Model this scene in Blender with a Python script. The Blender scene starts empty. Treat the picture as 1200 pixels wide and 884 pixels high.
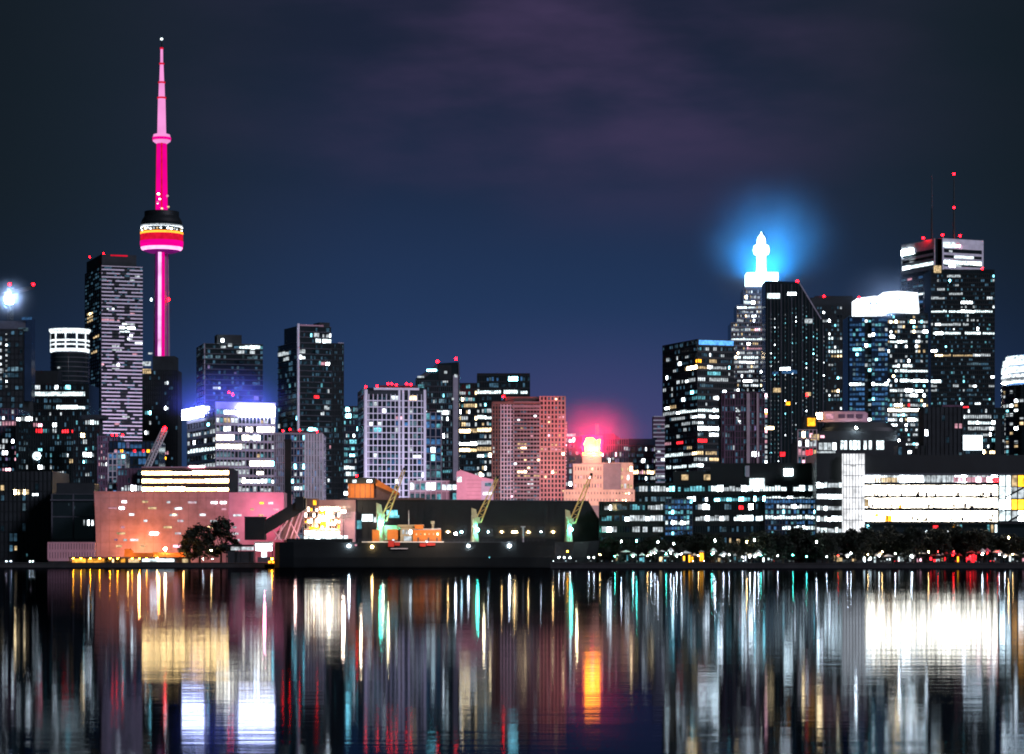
import bpy, math, random
from mathutils import Vector, Matrix
R = math.radians
rnd = random.Random(11)
SC = bpy.context.scene
COL = SC.collection

# ---------------------------------------------------------------- camera numbers
F, HZ, CZ = 3114.0, 652.0, 4.0        # focal length in photo pixels, horizon row, eye height (m)
G = 1.6                               # quay level
def wx(px, Y): return (px - 600.0) / F * Y
def wz(py, Y): return CZ + (HZ - py) / F * Y
def W(px, py, Y): return Vector((wx(px, Y), Y, wz(py, Y)))

# ---------------------------------------------------------------- materials
MATS = {}
def newmat(name):
    m = bpy.data.materials.new(name); m.use_nodes = True
    nt = m.node_tree; nt.nodes.clear()
    out = nt.nodes.new('ShaderNodeOutputMaterial')
    MATS[name] = m
    return m, nt, out
def surf(name, col, rough=.7, metal=0., var=.25, scale=.25, spec=.4):
    m, nt, out = newmat(name)
    b = nt.nodes.new('ShaderNodeBsdfPrincipled')
    tc = nt.nodes.new('ShaderNodeTexCoord')
    n = nt.nodes.new('ShaderNodeTexNoise'); n.inputs['Scale'].default_value = scale; n.inputs['Detail'].default_value = 5
    n.inputs['Roughness'].default_value = .65
    nt.links.new(tc.outputs['Object'], n.inputs['Vector'])
    mr = nt.nodes.new('ShaderNodeMapRange'); mr.inputs[1].default_value = .3; mr.inputs[2].default_value = .7
    mr.inputs[3].default_value = 1 - var; mr.inputs[4].default_value = 1 + var
    nt.links.new(n.outputs['Fac'], mr.inputs[0])
    mx = nt.nodes.new('ShaderNodeVectorMath'); mx.operation = 'SCALE'
    mx.inputs[0].default_value = col
    nt.links.new(mr.outputs[0], mx.inputs['Scale'])
    nt.links.new(mx.outputs[0], b.inputs['Base Color'])
    b.inputs['Roughness'].default_value = rough; b.inputs['Metallic'].default_value = metal
    b.inputs['Specular IOR Level'].default_value = spec
    nt.links.new(b.outputs[0], out.inputs[0])
    return m
def glow(name, col, s, var=.5, tex=.5, scale=.6, sample=False, hot=0):
    """something that gives off light: a lit room behind glass, a lamp, a sign, a floodlit part"""
    m, nt, out = newmat(name)
    e = nt.nodes.new('ShaderNodeEmission'); e.inputs[0].default_value = (*col, 1)
    if var or tex:
        oi = nt.nodes.new('ShaderNodeObjectInfo'); g = nt.nodes.new('ShaderNodeNewGeometry')
        ad = nt.nodes.new('ShaderNodeMath'); ad.operation = 'ADD'
        nt.links.new(oi.outputs['Random'], ad.inputs[0]); nt.links.new(g.outputs['Random Per Island'], ad.inputs[1])
        fr = nt.nodes.new('ShaderNodeMath'); fr.operation = 'FRACT'; nt.links.new(ad.outputs[0], fr.inputs[0])
        mr = nt.nodes.new('ShaderNodeMapRange'); mr.inputs[3].default_value = s * (1 - var); mr.inputs[4].default_value = s * (1 + (hot or var))
        if hot:                                    # a few rooms are far brighter than the rest
            pw = nt.nodes.new('ShaderNodeMath'); pw.operation = 'POWER'; pw.inputs[1].default_value = 11.; nt.links.new(fr.outputs[0], pw.inputs[0]); nt.links.new(pw.outputs[0], mr.inputs[0])
        else: nt.links.new(fr.outputs[0], mr.inputs[0])
        tc = nt.nodes.new('ShaderNodeTexCoord')
        va = nt.nodes.new('ShaderNodeVectorMath'); va.operation = 'ADD'
        cb = nt.nodes.new('ShaderNodeCombineXYZ')
        sc = nt.nodes.new('ShaderNodeMath'); sc.operation = 'MULTIPLY'; sc.inputs[1].default_value = 91.
        nt.links.new(fr.outputs[0], sc.inputs[0]); nt.links.new(sc.outputs[0], cb.inputs[0])
        nt.links.new(tc.outputs['Object'], va.inputs[0]); nt.links.new(cb.outputs[0], va.inputs[1])
        n = nt.nodes.new('ShaderNodeTexNoise'); n.inputs['Scale'].default_value = scale; n.inputs['Detail'].default_value = 3
        nt.links.new(va.outputs[0], n.inputs['Vector'])
        m2 = nt.nodes.new('ShaderNodeMapRange'); m2.inputs[1].default_value = .32; m2.inputs[2].default_value = .62
        m2.inputs[3].default_value = 1 - tex; m2.inputs[4].default_value = 1 + tex * .6
        nt.links.new(n.outputs['Fac'], m2.inputs[0])
        mu = nt.nodes.new('ShaderNodeMath'); mu.operation = 'MULTIPLY'
        nt.links.new(mr.outputs[0], mu.inputs[0]); nt.links.new(m2.outputs[0], mu.inputs[1])
        nt.links.new(mu.outputs[0], e.inputs[1])
    else:
        e.inputs[1].default_value = s
    nt.links.new(e.outputs[0], out.inputs[0])
    m.cycles.emission_sampling = 'AUTO' if sample else 'NONE'
    return m

surf('dark_glass', (.014, .021, .026), .12, 0, .3, .08, .5)
surf('blue_glass', (.020, .040, .085), .15, 0, .3, .08, .5)
surf('black_metal', (.010, .015, .018), .5, 0, .3, .2)
surf('dark_concrete', (.022, .030, .036), .8, 0, .3, .15)
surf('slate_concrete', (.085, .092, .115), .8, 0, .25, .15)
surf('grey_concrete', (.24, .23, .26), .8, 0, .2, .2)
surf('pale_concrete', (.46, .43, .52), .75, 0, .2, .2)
surf('white_stone', (.78, .76, .86), .7, 0, .15, .2)
surf('white_paint', (.80, .78, .80), .5, 0, .1, .3)
surf('brown_brick', (.14, .085, .08), .85, 0, .3, .3)
surf('purple_brick', (.14, .08, .13), .85, 0, .3, .3)
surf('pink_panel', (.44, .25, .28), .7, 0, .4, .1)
surf('mauve_precast', (.22, .17, .20), .8, 0, .25, .2)
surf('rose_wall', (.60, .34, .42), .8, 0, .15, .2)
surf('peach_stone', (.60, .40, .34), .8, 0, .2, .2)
surf('salmon_precast', (.36, .20, .20), .8, 0, .2, .2)
surf('orange_cladding', (.70, .20, .03), .6, 0, .2, .2)
surf('cream_steel', (.40, .34, .23), .5, 0, .2, .4)
surf('yellow_steel', (.62, .44, .16), .5, 0, .25, .4)
surf('red_paint', (.50, .035, .03), .5, 0, .2, .4)
surf('ship_black', (.008, .011, .013), .45, 0, .35, .12)
surf('shed_metal', (.012, .017, .020), .55, 0, .3, .1)
surf('asphalt', (.03, .033, .036), .85, 0, .3, .2)
surf('quay_concrete', (.07, .07, .072), .85, 0, .35, .2)
surf('bark', (.03, .022, .016), .9, 0, .3, 2.)
surf('leaves', (.012, .020, .012), .7, 0, .45, .5)
surf('pink_fabric', (.62, .12, .20), .8, 0, .1, .5)
surf('tent_fabric', (.75, .73, .70), .8, 0, .1, .5)
surf('red_fabric', (.6, .04, .04), .8, 0, .1, .5)
surf('lit_concrete', (.5, .4, .45), .8, 0, .2, .2)
surf('tower_concrete', (.30, .22, .28), .75, 0, .2, .1)

glow('W', (.84, .94, 1.0), 1.5, .6, .75, .6, hot=24)
glow('T', (.24, .80, .95), 1.1, .6, .75, .6, hot=24)
glow('C', (1., .72, .38), 1.7, .6, .75, .6, hot=24)
glow('D', (.32, .56, .72), .22, .8, .7)
glow('G', (1., .64, .26), 26., .3, .7, .35)
glow('bay_amber', (1., .42, .05), 1.1, .5, .8, .5)
glow('E', (.22, .52, .80), .12, .95, .8, .5)
glow('B', (.10, .30, .68), .42, .5, .6)
glow('A', (1., .40, .02), 3.4)
glow('P', (1., .48, .60), 1.3, .5, .5, hot=16)
glow('R', (1., .02, .03), 4.)
glow('S', (.80, .96, 1.0), 3.4, .5, .75, .45, hot=9)
glow('H', (1., .90, .72), 17., .3, .8, .35)      # big over-exposed office floors
glow('L', (.30, .24, .50), .45, .5, .5)
glow('crown_slab', (.88, .95, 1.), 2.2, .1, .5, .12)
glow('pillar_light', (.95, .97, 1.), 1.25, 0, .45, .30)
glow('crown_white', (.85, .95, 1.), 1.7, .1, .6, .4)
glow('spire_white', (.70, .92, 1.), 7, 0, 0)
glow('sign_violet', (.60, .64, 1.), 42, .1, .2, .5, True)
glow('sign_blue', (.12, .42, 1.), 1.6, .1, .4, .8)
glow('sign_gold', (1., .25, .006), 48, .1, .4, .3, True)
glow('halo_red', (1., .02, .10), 3.0, 0, 0)
glow('beacon_red', (1., .002, .005), 60, 0, 0)
glow('lamp_white', (.86, .95, 1.), 280, .85, 0, 1, True)
glow('lamp_warm', (1., .58, .20), 280, .7, 0, 1, True)
glow('lamp_teal', (.08, 1., .72), 300, .3, 0, 1, True)
glow('lamp_amber', (1., .32, .01), 300, .4, 0, 1, True)
glow('lamp_red', (1., .01, .01), 90, .4, 0, 1, True)
glow('flood_white', (.85, .93, 1.), 160, 0, 0, 1, True)
glow('flood_warm', (1., .72, .45), 160, 0, 0, 1, True)
glow('led_pink', (1., .46, .86), 1.3, 0, .45, .06)
glow('magenta_glow', (1., .0, .32), .95, 0, .15, .03)
glow('led_purple', (.45, .02, .40), .30, 0, .3, .05)
glow('pale_glow', (1., .34, .76), .95, 0, .12, .05)
glow('led_ring', (1., .35, .72), 2.2, 0, .2, .2)
glow('led_red', (1., .01, .05), .75, 0, .2, .2)
glow('led_orange', (1., .30, .03), 2.6, 0, .2, .2)
glow('billboard', (.80, .92, 1.), 5, .1, .3, .4)

# ---------------------------------------------------------------- mesh helper
class MB:
    def __init__(s): s.v = []; s.f = []; s.mi = []; s.mats = []; s.sm = []
    def mat(s, m):
        if m not in s.mats: s.mats.append(m)
        return s.mats.index(m)
    def add(s, vs, fs, m, smooth=False):
        b = len(s.v); s.v += [tuple(p) for p in vs]; k = s.mat(m)
        for f in fs: s.f.append(tuple(b + i for i in f)); s.mi.append(k); s.sm.append(smooth)
    def box(s, x0, x1, y0, y1, z0, z1, m, T=None):
        vs = [(x0,y0,z0),(x1,y0,z0),(x1,y1,z0),(x0,y1,z0),(x0,y0,z1),(x1,y0,z1),(x1,y1,z1),(x0,y1,z1)]
        if T: vs = [T(*p) for p in vs]
        s.add(vs, [(0,3,2,1),(4,5,6,7),(0,1,5,4),(1,2,6,5),(2,3,7,6),(3,0,4,7)], m)
    def prism(s, poly, y0, y1, m):
        """polygon in x,z pushed from y0 to y1"""
        n = len(poly)
        vs = [(x, y0, z) for x, z in poly] + [(x, y1, z) for x, z in poly]
        s.add(vs, [tuple(range(n)), tuple(range(2*n-1, n-1, -1))] + [((i+1) % n, i, i+n, (i+1) % n+n) for i in range(n)], m)
    def lathe(s, prof, m, n=28, c=(0, 0), sy=1., smooth=True, mats=None):
        b = []
        for r, z in prof:
            b += [(c[0] + r*math.cos(2*math.pi*i/n), c[1] + sy*r*math.sin(2*math.pi*i/n), z) for i in range(n)]
        for k in range(len(prof)-1):
            vs = b[k*n:(k+2)*n]
            s.add(vs, [(i, (i+1) % n, (i+1) % n+n, i+n) for i in range(n)], mats[k] if mats else m, smooth)
        s.add(b[:n], [tuple(range(n-1, -1, -1))], mats[0] if mats else m); s.add(b[-n:], [tuple(range(n))], mats[-1] if mats else m)
    def tube(s, p0, p1, r, m, r1=None, n=6):
        p0, p1 = Vector(p0), Vector(p1); d = (p1-p0).normalized()
        a = d.orthogonal().normalized(); b = d.cross(a); r1 = r if r1 is None else r1
        vs = [p0 + (a*math.cos(2*math.pi*i/n) + b*math.sin(2*math.pi*i/n))*r for i in range(n)] + \
             [p1 + (a*math.cos(2*math.pi*i/n) + b*math.sin(2*math.pi*i/n))*r1 for i in range(n)]
        s.add(vs, [(i, (i+1) % n, (i+1) % n+n, i+n) for i in range(n)] + [tuple(range(n-1, -1, -1)), tuple(range(n, 2*n))], m)
    def ball(s, c, r, m, n=10, k=6, sz=1.):
        prof = [(max(r*math.sin(math.pi*j/k), .01*r), c[2] - sz*r*math.cos(math.pi*j/k)) for j in range(k+1)]
        s.lathe(prof, m, n, (c[0], c[1]))
    def build(s, name, parent=None):
        me = bpy.data.meshes.new(name); me.from_pydata(s.v, [], s.f)
        for m in s.mats: me.materials.append(MATS[m])
        me.polygons.foreach_set('material_index', s.mi); me.polygons.foreach_set('use_smooth', s.sm)
        me.update()
        return link(name, me, parent)
def link(name, data, parent=None):
    o = bpy.data.objects.new(name, data); COL.objects.link(o)
    if parent: o.parent = parent
    return o
def tag(o, label=None, cat=None, group=None, kind=None):
    if label: o['label'] = label
    if cat: o['category'] = cat
    if group: o['group'] = group
    if kind: o['kind'] = kind
    return o
def thing(name, label, cat, loc, rz=0, group=None):
    o = link(name, None); o.location = loc; o.rotation_euler = (0, 0, rz)
    o.empty_display_size = .5
    return tag(o, label, cat, group)
def dup(root, loc, label=None, rz=None, scale=None):
    r = root.copy(); COL.objects.link(r); r.location = loc
    if rz is not None: r.rotation_euler = (0, 0, rz)
    if scale: r.scale = (scale,)*3
    if label: r['label'] = label
    for ch in list(root.children):
        c = ch.copy(); COL.objects.link(c); c.parent = r
        for g in list(ch.children):
            d = g.copy(); COL.objects.link(d); d.parent = c
    return r

# ---------------------------------------------------------------- buildings
WIN = {}
def winmesh(w, h, m):
    key = (round(w, 1), round(h, 1), m)
    if key not in WIN:
        mb = MB(); mb.box(-w/2, w/2, 0, .08, -h/2, h/2, m)
        me = bpy.data.meshes.new('window'); me.from_pydata(mb.v, [], mb.f); me.materials.append(MATS[m]); me.update()
        WIN[key] = me
    return WIN[key]
MAXWIN = 100
class Bld:
    def __init__(s, name, label, cat, xl, xc, xr, yt, Y, th=0, depth=None, group=None, z0=G):
        s.Y, s.th, s.z0 = Y, R(th), z0
        c, sn = math.cos(s.th), math.sin(s.th)
        s.c, s.s = c, sn
        s.X = wx(xc, Y)
        kR, kL = (xr-600)/F, (xl-600)/F
        s.wr = (kR*Y - s.X) / (c - kR*sn)
        s.wl = (s.X - kL*Y) / (sn + kL*c) if (xl < xc and th > 3) else (depth or max(12, min(40, s.wr)))
        s.H = wz(yt, Y) - z0
        s.root = thing(name, label, cat, (s.X, Y, z0), s.th, group)
        s.frame = MB(); s.core = MB(); s.cells = []
    def z(s, py): return wz(py, s.Y) - s.z0
    def u(s, px):                       # photo column -> distance along the right-hand face
        k = (px-600)/F
        return (k*s.Y - s.X) / (s.c - k*s.s)
    def v(s, px):                       # photo column -> distance along the left-hand face
        k = (px-600)/F
        return (s.X - k*s.Y) / (s.s + k*s.c)
    def world(s, x, y, z): return (s.X + x*s.c - y*s.s, s.Y + x*s.s + y*s.c, z + s.z0)
    def local(s, p):
        dx, dy = p[0]-s.X, p[1]-s.Y
        return (dx*s.c + dy*s.s, -dx*s.s + dy*s.c, p[2]-s.z0)
    def proj(s, x, y, z):
        X, Y, Z = s.world(x, y, z)
        return 600 + X/Y*F, HZ - (Z-CZ)/Y*F
    def body(s, m, x0=0, x1=None, y0=0, y1=None, z0=-.5, z1=None, into=None):
        (into or s.core).box(x0, s.wr if x1 is None else x1, y0, s.wl if y1 is None else y1, z0, s.H if z1 is None else z1, m)
    def face(s, side, u0=None, u1=None, z0=0, z1=None, fl=3.6, nc=10, slab=(.5, .25), pier=(.4, .3), fm='dark_concrete',
             p=.1, mats='WWCT', rects=(), off=0., every=1, run=6, wm=.07, hm=.12, base=.05, blind=.6, dim=.3, seed=None, nf=None, pm=None, slabs=True):
        """slab edges, piers and lit windows on one face; rects are photo boxes (x0,y0,x1,y1,material[,chance]) whose cells are lit"""
        z1 = s.H if z1 is None else z1
        if side == 'R':
            u0 = 0 if u0 is None else u0; u1 = s.wr if u1 is None else u1
            T = lambda u, d, z: (u, off-d, z); rot = 0.
        else:
            u0 = 0 if u0 is None else u0; u1 = s.wl if u1 is None else u1
            T = lambda u, d, z: (off-d, u, z); rot = math.pi/2
        if s.Y > 1400 and nc >= 6 and pier[0] < .6: nc = round(nc*1.35); pier = (pier[0]*.8, pier[1])
        nf = nf or max(1, round((z1-z0)/fl)); fh = (z1-z0)/nf; cw = (u1-u0)/nc
        if slabs and slab[0] > 0:
            for i in range(nf+1):
                zc = z0 + i*fh; a, b = zc-slab[0]/2, zc+slab[0]/2
                if i == nf: b = zc + .02
                s.frame.box(u0, u1, -.1, slab[1], a, b, fm, T)
        if pier[0] > 0:
            for j in range(nc+1):
                if j % every: continue
                uc = u0 + j*cw
                s.frame.box(uc-pier[0]/2, uc+pier[0]/2, -.12, pier[1], z0, z1+.03, pm or fm, T)
        rr = random.Random(seed if seed is not None else rnd.random())
        lit = {}
        for i in range(nf):
            roww = 1. if rr.random() > .18 else 3.2
            for j in range(nc):
                if rr.random() < p*roww: lit[i, j] = rr.choice(mats)
        for r in rects:
            ch = r[5] if len(r) > 5 else .93
            yc = (r[1]+r[3])/2
            for j in range(nc):
                uc = u0 + (j+.5)*cw
                px = s.proj(*T(uc, 0, (z0+z1)/2))[0]
                half = abs(s.proj(*T(uc+cw/2, 0, z0))[0] - px)
                if not (r[0]-half*.6 <= px <= r[2]+half*.6): continue
                ys = [s.proj(*T(uc, 0, z0 + (i+.5)*fh))[1] for i in range(nf)]
                best = min(range(nf), key=lambda i: abs(ys[i]-yc))
                if abs(ys[best]-yc) > 9: continue
                for i in range(nf):
                    if i == best or r[1] <= ys[i] <= r[3]:
                        if rr.random() < ch: lit[i, j] = r[4] if len(r[4]) == 1 else rr.choice(r[4])
        if dim:
            for i in range(nf):
                for j in range(nc):
                    if (i, j) not in lit and rr.random() < dim: lit[i, j] = 'E'
        for i in range(nf):
            j = 0
            while j < nc:
                if (i, j) not in lit: j += 1; continue
                k = j
                while k+1 < nc and (k+1-j) < run and lit.get((i, k+1)) == lit[i, j] and rr.random() > .13: k += 1
                a = u0 + j*cw + cw*wm + pier[0]*.4; b = u0 + (k+1)*cw - cw*wm - pier[0]*.4
                zz0 = z0 + i*fh + slab[0]/2 + fh*base; zz1 = z0 + (i+1)*fh - slab[0]/2 - fh*hm
                zz1 -= (zz1-zz0)*blind*max(0, rr.random()-.35)
                if b-a > .2 and zz1-zz0 > .2:
                    s.cells.append((T((a+b)/2, .14, (zz0+zz1)/2), rot, b-a, zz1-zz0, lit[i, j]))
                j = k+1
    def win(s, side, px0, py0, px1, py1, m, off=0., n=1, d=.16):
        """one or n hand-placed lit openings given as a photo box"""
        f = s.u if side == 'R' else s.v
        a, b = sorted((f(px0), f(px1))); z1, z0 = s.z(py0), s.z(py1)
        for i in range(n):
            p, q = a + (b-a)*i/n + min(.06, (b-a)*.04/n), a + (b-a)*(i+1)/n - min(.06, (b-a)*.04/n)
            c = ((p+q)/2, off-d, (z0+z1)/2) if side == 'R' else (off-d, (p+q)/2, (z0+z1)/2)
            s.cells.append((c, 0 if side == 'R' else math.pi/2, q-p, z1-z0, m))
    def extra(s, name, m, x0, x1, y0, y1, z0, z1, label=None):
        mb = MB(); mb.box(x0, x1, y0, y1, z0, z1, m); o = mb.build(name, s.root)
        if label: o['label'] = label
        return o
    def beacon(s, px, py, zr=None, y=2., r=1., m='beacon_red'):
        """red warning lamp on a short rod that stands on the roof at height zr"""
        zr = s.H if zr is None else zr
        k = (px-600)/F
        x = s.u(px) + 0.
        X, Yw, _ = s.world(x, y, 0)
        z = wz(py, Yw) - s.z0
        mb = MB(); mb.tube((x, y, min(zr, z)-.3), (x, y, z), .12, 'black_metal'); mb.ball((x, y, z), r*.5, m, 8, 5)
        return mb.build('beacon', s.root)
    def done(s, wall='wall', grid='cladding'):
        if s.core.v: s.core.build(wall, s.root)
        if s.frame.v: s.frame.build(grid, s.root)
        cl = sorted(s.cells, key=lambda c: (c[4] == 'E', -c[2]*c[3]))
        for c, rot, w, h, m in cl[:MAXWIN]:
            o = link('window', winmesh(w, h, m), s.root); o.location = c
            o.rotation_euler = (0, 0, rot) if rot == 0 else (0, 0, -rot)
        if len(cl) > MAXWIN:
            mb = MB()
            for c, rot, w, h, m in cl[MAXWIN:]:
                if rot == 0: mb.box(c[0]-w/2, c[0]+w/2, c[1], c[1]+.08, c[2]-h/2, c[2]+h/2, m)
                else: mb.box(c[0], c[0]+.08, c[1]-w/2, c[1]+w/2, c[2]-h/2, c[2]+h/2, m)
            tag(mb.build('windows', s.root), kind='stuff')
        return s.root
def conv(pts, x0, y0, k, m, w=2.2, h=1.6):
    """reads lamp or window spots measured on an enlarged crop"""
    return [(x0+a/k-w, y0+b/k-h, x0+a/k+w, y0+b/k+h, m, 1) for a, b in pts]

def light(name, label, kind, px, py, Y, col, power, r=.5, spot=None, aim=None, parent=None):
    d = bpy.data.lights.new(name, 'SPOT' if spot else 'POINT'); d.color = col; d.energy = power; d.shadow_soft_size = r
    if spot: d.spot_size = R(spot); d.spot_blend = 1.
    o = bpy.data.objects.new(name, d); COL.objects.link(o); o.location = W(px, py, Y)
    if aim is not None: o.rotation_euler = Vector(aim).to_track_quat('-Z', 'Y').to_euler()
    return o

def mist(px, py, Y, rad, dens, squash=1., wide=1.):
    """a pocket of mist added so the lamp inside it has a halo"""
    if 'mist' not in MATS:
        pass
    m, nt, out = newmat('mist_%d_%d' % (px, py))
    v = nt.nodes.new('ShaderNodeVolumePrincipled'); v.inputs['Color'].default_value = (.95, .97, 1., 1); v.inputs['Anisotropy'].default_value = 0.
    tc = nt.nodes.new('ShaderNodeTexCoord'); ln = nt.nodes.new('ShaderNodeVectorMath'); ln.operation = 'LENGTH'
    nt.links.new(tc.outputs['Object'], ln.inputs[0])
    mr = nt.nodes.new('ShaderNodeMapRange'); mr.interpolation_type = 'SMOOTHERSTEP'; mr.inputs[1].default_value = 1.; mr.inputs[2].default_value = .05; mr.inputs[3].default_value = 0.; mr.inputs[4].default_value = 1.
    nt.links.new(ln.outputs['Value'], mr.inputs[0])
    pw = nt.nodes.new('ShaderNodeMath'); pw.operation = 'POWER'; pw.inputs[1].default_value = 1.6; nt.links.new(mr.outputs[0], pw.inputs[0])
    nz = nt.nodes.new('ShaderNodeTexNoise'); nz.inputs['Scale'].default_value = 1.9; nz.inputs['Detail'].default_value = 3; nt.links.new(tc.outputs['Object'], nz.inputs['Vector'])
    m3 = nt.nodes.new('ShaderNodeMapRange'); m3.inputs[1].default_value = .3; m3.inputs[2].default_value = .7; m3.inputs[3].default_value = .35*dens; m3.inputs[4].default_value = 1.65*dens; nt.links.new(nz.outputs['Fac'], m3.inputs[0])
    mu = nt.nodes.new('ShaderNodeMath'); mu.operation = 'MULTIPLY'; nt.links.new(pw.outputs[0], mu.inputs[0]); nt.links.new(m3.outputs[0], mu.inputs[1])
    nt.links.new(mu.outputs[0], v.inputs['Density']); nt.links.new(v.outputs[0], out.inputs['Volume'])
    mb = MB(); mb.ball((0, 0, 0), 1., m.name, 24, 14)
    o = mb.build('mist'); o.location = W(px, py, Y); o.scale = (rad*wide, rad*.8, rad*squash)
    return tag(o, 'thin pocket of mist added for a lamp halo', None, None, 'stuff')
# ================================================================ the west cluster
def far_west():
    b = Bld('construction_tower', 'dark unfinished tower with a dotted column of work lights, below the tower crane', 'tower', -40, -40, 27, 386, 1500)
    b.body('dark_concrete')
    b.face('R', fl=3.4, nc=10, slab=(.5, .3), pier=(.5, .2), fm='black_metal', p=.01, mats='D')
    u = b.u(7.5)
    for k in range(11): b.win('R', 6.8, 391+k*6.1, 8.6, 393.4+k*6.1, 'W')
    for k in range(6): b.win('R', -1, 401+k*8.2, 2, 404.5+k*8.2, 'W')
    b.win('R', -1, 432, 4, 437, 'W')
    b.extra('roof_deck', 'slate_concrete', 2, b.wr+1, 1, b.wl-2, b.H, b.z(376))
    e = b.extra('lift_hoist', 'blue_glass', b.wr+.4, b.u(36), 2, 14, b.z(470), b.z(372))
    b.win('R', 26, 372, 38, 375, 'B', off=-1.5); b.win('R', 21, 384, 33, 388, 'D', off=1)
    b.done()
    # tower crane on its roof
    Y = 1505
    t = thing('tower_crane', 'dark lattice tower crane with a dazzling white floodlight above the unfinished tower', 'crane', W(12, 376, Y))
    o = t.location
    def q(px, py): return W(px, py, Y) - o
    def lattice(p0, p1, w, n, m, nm, par, r=.16):
        mb = MB(); p0, p1 = Vector(p0), Vector(p1); d = (p1-p0); a = d.orthogonal().normalized()*w/2; c = d.cross(a).normalized()*w/2
        cs = [a+c, a-c, -a-c, -a+c]
        for k in cs: mb.tube(p0+k, p1+k, r, m, n=4)
        for i in range(n):
            for j in range(4):
                mb.tube(p0+d*i/n+cs[j], p0+d*(i+1)/n+cs[(j+1) % 4], r*.6, m, n=3)
        return mb.build(nm, par)
    global LATTICE; LATTICE = lattice
    lattice((0, 0, 0), q(12, 337), 2.2, 10, 'black_metal', 'mast', t)
    lattice(q(12, 344), q(40, 336), 1.5, 14, 'black_metal', 'jib', t)
    lattice(q(12, 344), q(2, 347), 1.5, 5, 'black_metal', 'counter_jib', t)
    mb = MB(); mb.box(-1.6, 1.6, -2.4, -1.2, q(0, 358).z, q(0, 344).z, 'black_metal'); mb.build('cab', t)
    mb = MB(); mb.box(-1.2, 1.2, -2.9, -2.45, q(0, 357).z, q(0, 348).z, 'flood_white'); mb.box(-2.1, 2.1, -3.2, -2.95, q(0, 355.5).z, q(0, 348.5).z, 'flood_white'); f = mb.build('floodlight', t)
    for px, py in ((11.5, 333), (39, 333.5)):
        mb = MB(); p = q(px, py); mb.tube((p.x, 0, p.z-2), (p.x, 0, p.z), .12, 'black_metal'); mb.ball((p.x, 0, p.z), 0.7, 'beacon_red', 8, 5); mb.build('beacon', t)

    # drum tower with a lit crown
    Y = 1750; r = wx(101, Y)-wx(78, Y)
    t = thing('drum_tower', 'round dark tower whose flared crown is lit in bright white rings', 'tower', (wx(78, Y), Y+r, G))
    zz = lambda py: wz(py, Y) - G
    mb = MB(); mb.lathe([(r*.98, -.5), (r*.98, zz(413))], 'dark_glass', 40, smooth=True); mb.build('wall', t)
    mb = MB()
    for k in range(34):
        z = zz(413) - 3.1*k
        if z < 5: break
        mb.lathe([(r, z-.25), (r, z+.25)], 'slate_concrete', 40, smooth=True)
    mb.build('cladding', t)
    mb = MB(); mb.lathe([(r*.90, zz(413)), (r*.90, zz(390))], 'blue_glass', 40); mb.build('crown_wall', t)
    mb = MB(); mb.lathe([(r*.93, zz(390.5)), (r*1.06, zz(386.2)), (r*1.06, zz(384.6))], 'crown_white', 40); mb.build('crown_rim', t)
    for a, c in ((397.3, 399.2), (402.3, 404), (407.8, 411.5)):
        mb = MB(); mb.lathe([(r*1.0, zz(c)), (r*1.0, zz(a))], 'crown_white', 40); mb.build('light_band', t)
    for k in range(26):
        a = math.pi*(1.02 + .96*k/25); mb = MB()
        x, y = math.cos(a)*r*.96, math.sin(a)*r*.96
        mb.tube((x, y, zz(411)), (x, y, zz(390)), .45, 'crown_white' if k % 5 == 2 else 'dark_concrete', n=5); mb.build('fin', t)
    mb = MB(); mb.tube((-6, -r*.995, zz(431)), (-4.6, -r*.995, zz(431)), .6, 'W'); mb.build('window', t)

    # low office with the white ribbon floors
    b = Bld('office_block', 'low dark office block with two brilliant white ribbon floors below the round tower', 'building', 20, 20, 104, 450, 1600)
    b.body('dark_glass'); b.face('R', fl=4., nc=30, slab=(.8, .3), pier=(.25, .3), fm='black_metal', p=.03, mats='WDT', run=12,
        rects=[(28, 457.5, 100, 463, 'S', 1), (66, 471, 100, 476, 'S', 1), (34, 452, 47, 456, 'W'), (64, 452, 68, 455, 'W'), (76, 452, 82, 455, 'T'), (54, 472, 60, 476, 'D')])
    b.extra('roof_plant', 'black_metal', b.u(24), b.u(66), 5, 20, b.H, b.z(434)); b.beacon(20.5, 460, b.z(462))
    b.done()
    b = Bld('residential_block', 'dim violet slab block cut by the edge of the frame with a few pinkish windows', 'building', -60, -60, 20.5, 479, 1400)
    b.body('blue_glass'); b.face('R', fl=3.1, nc=22, slab=(.5, .25), pier=(.5, .3), fm='purple_brick', p=.035, mats='LLPW',
        rects=[(4, 495, 10, 498, 'P', 1), (11, 495, 16, 498, 'P', 1), (18, 495, 22, 498, 'P'), (4, 513, 14, 517, 'W'), (0, 519, 3, 522, 'W'), (5, 532, 9, 535, 'W'), (17.5, 528, 21, 532, 'P'), (17.5, 533, 21, 537, 'P'), (4, 546, 12, 550, 'P'), (-10, 480, 19, 494, 'B', .25)])
    b.done()
    b = Bld('apartment_block', 'black terrace-roofed apartment block speckled with small white windows and one large round light', 'building', 19, 19, 92, 487, 1380)
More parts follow.
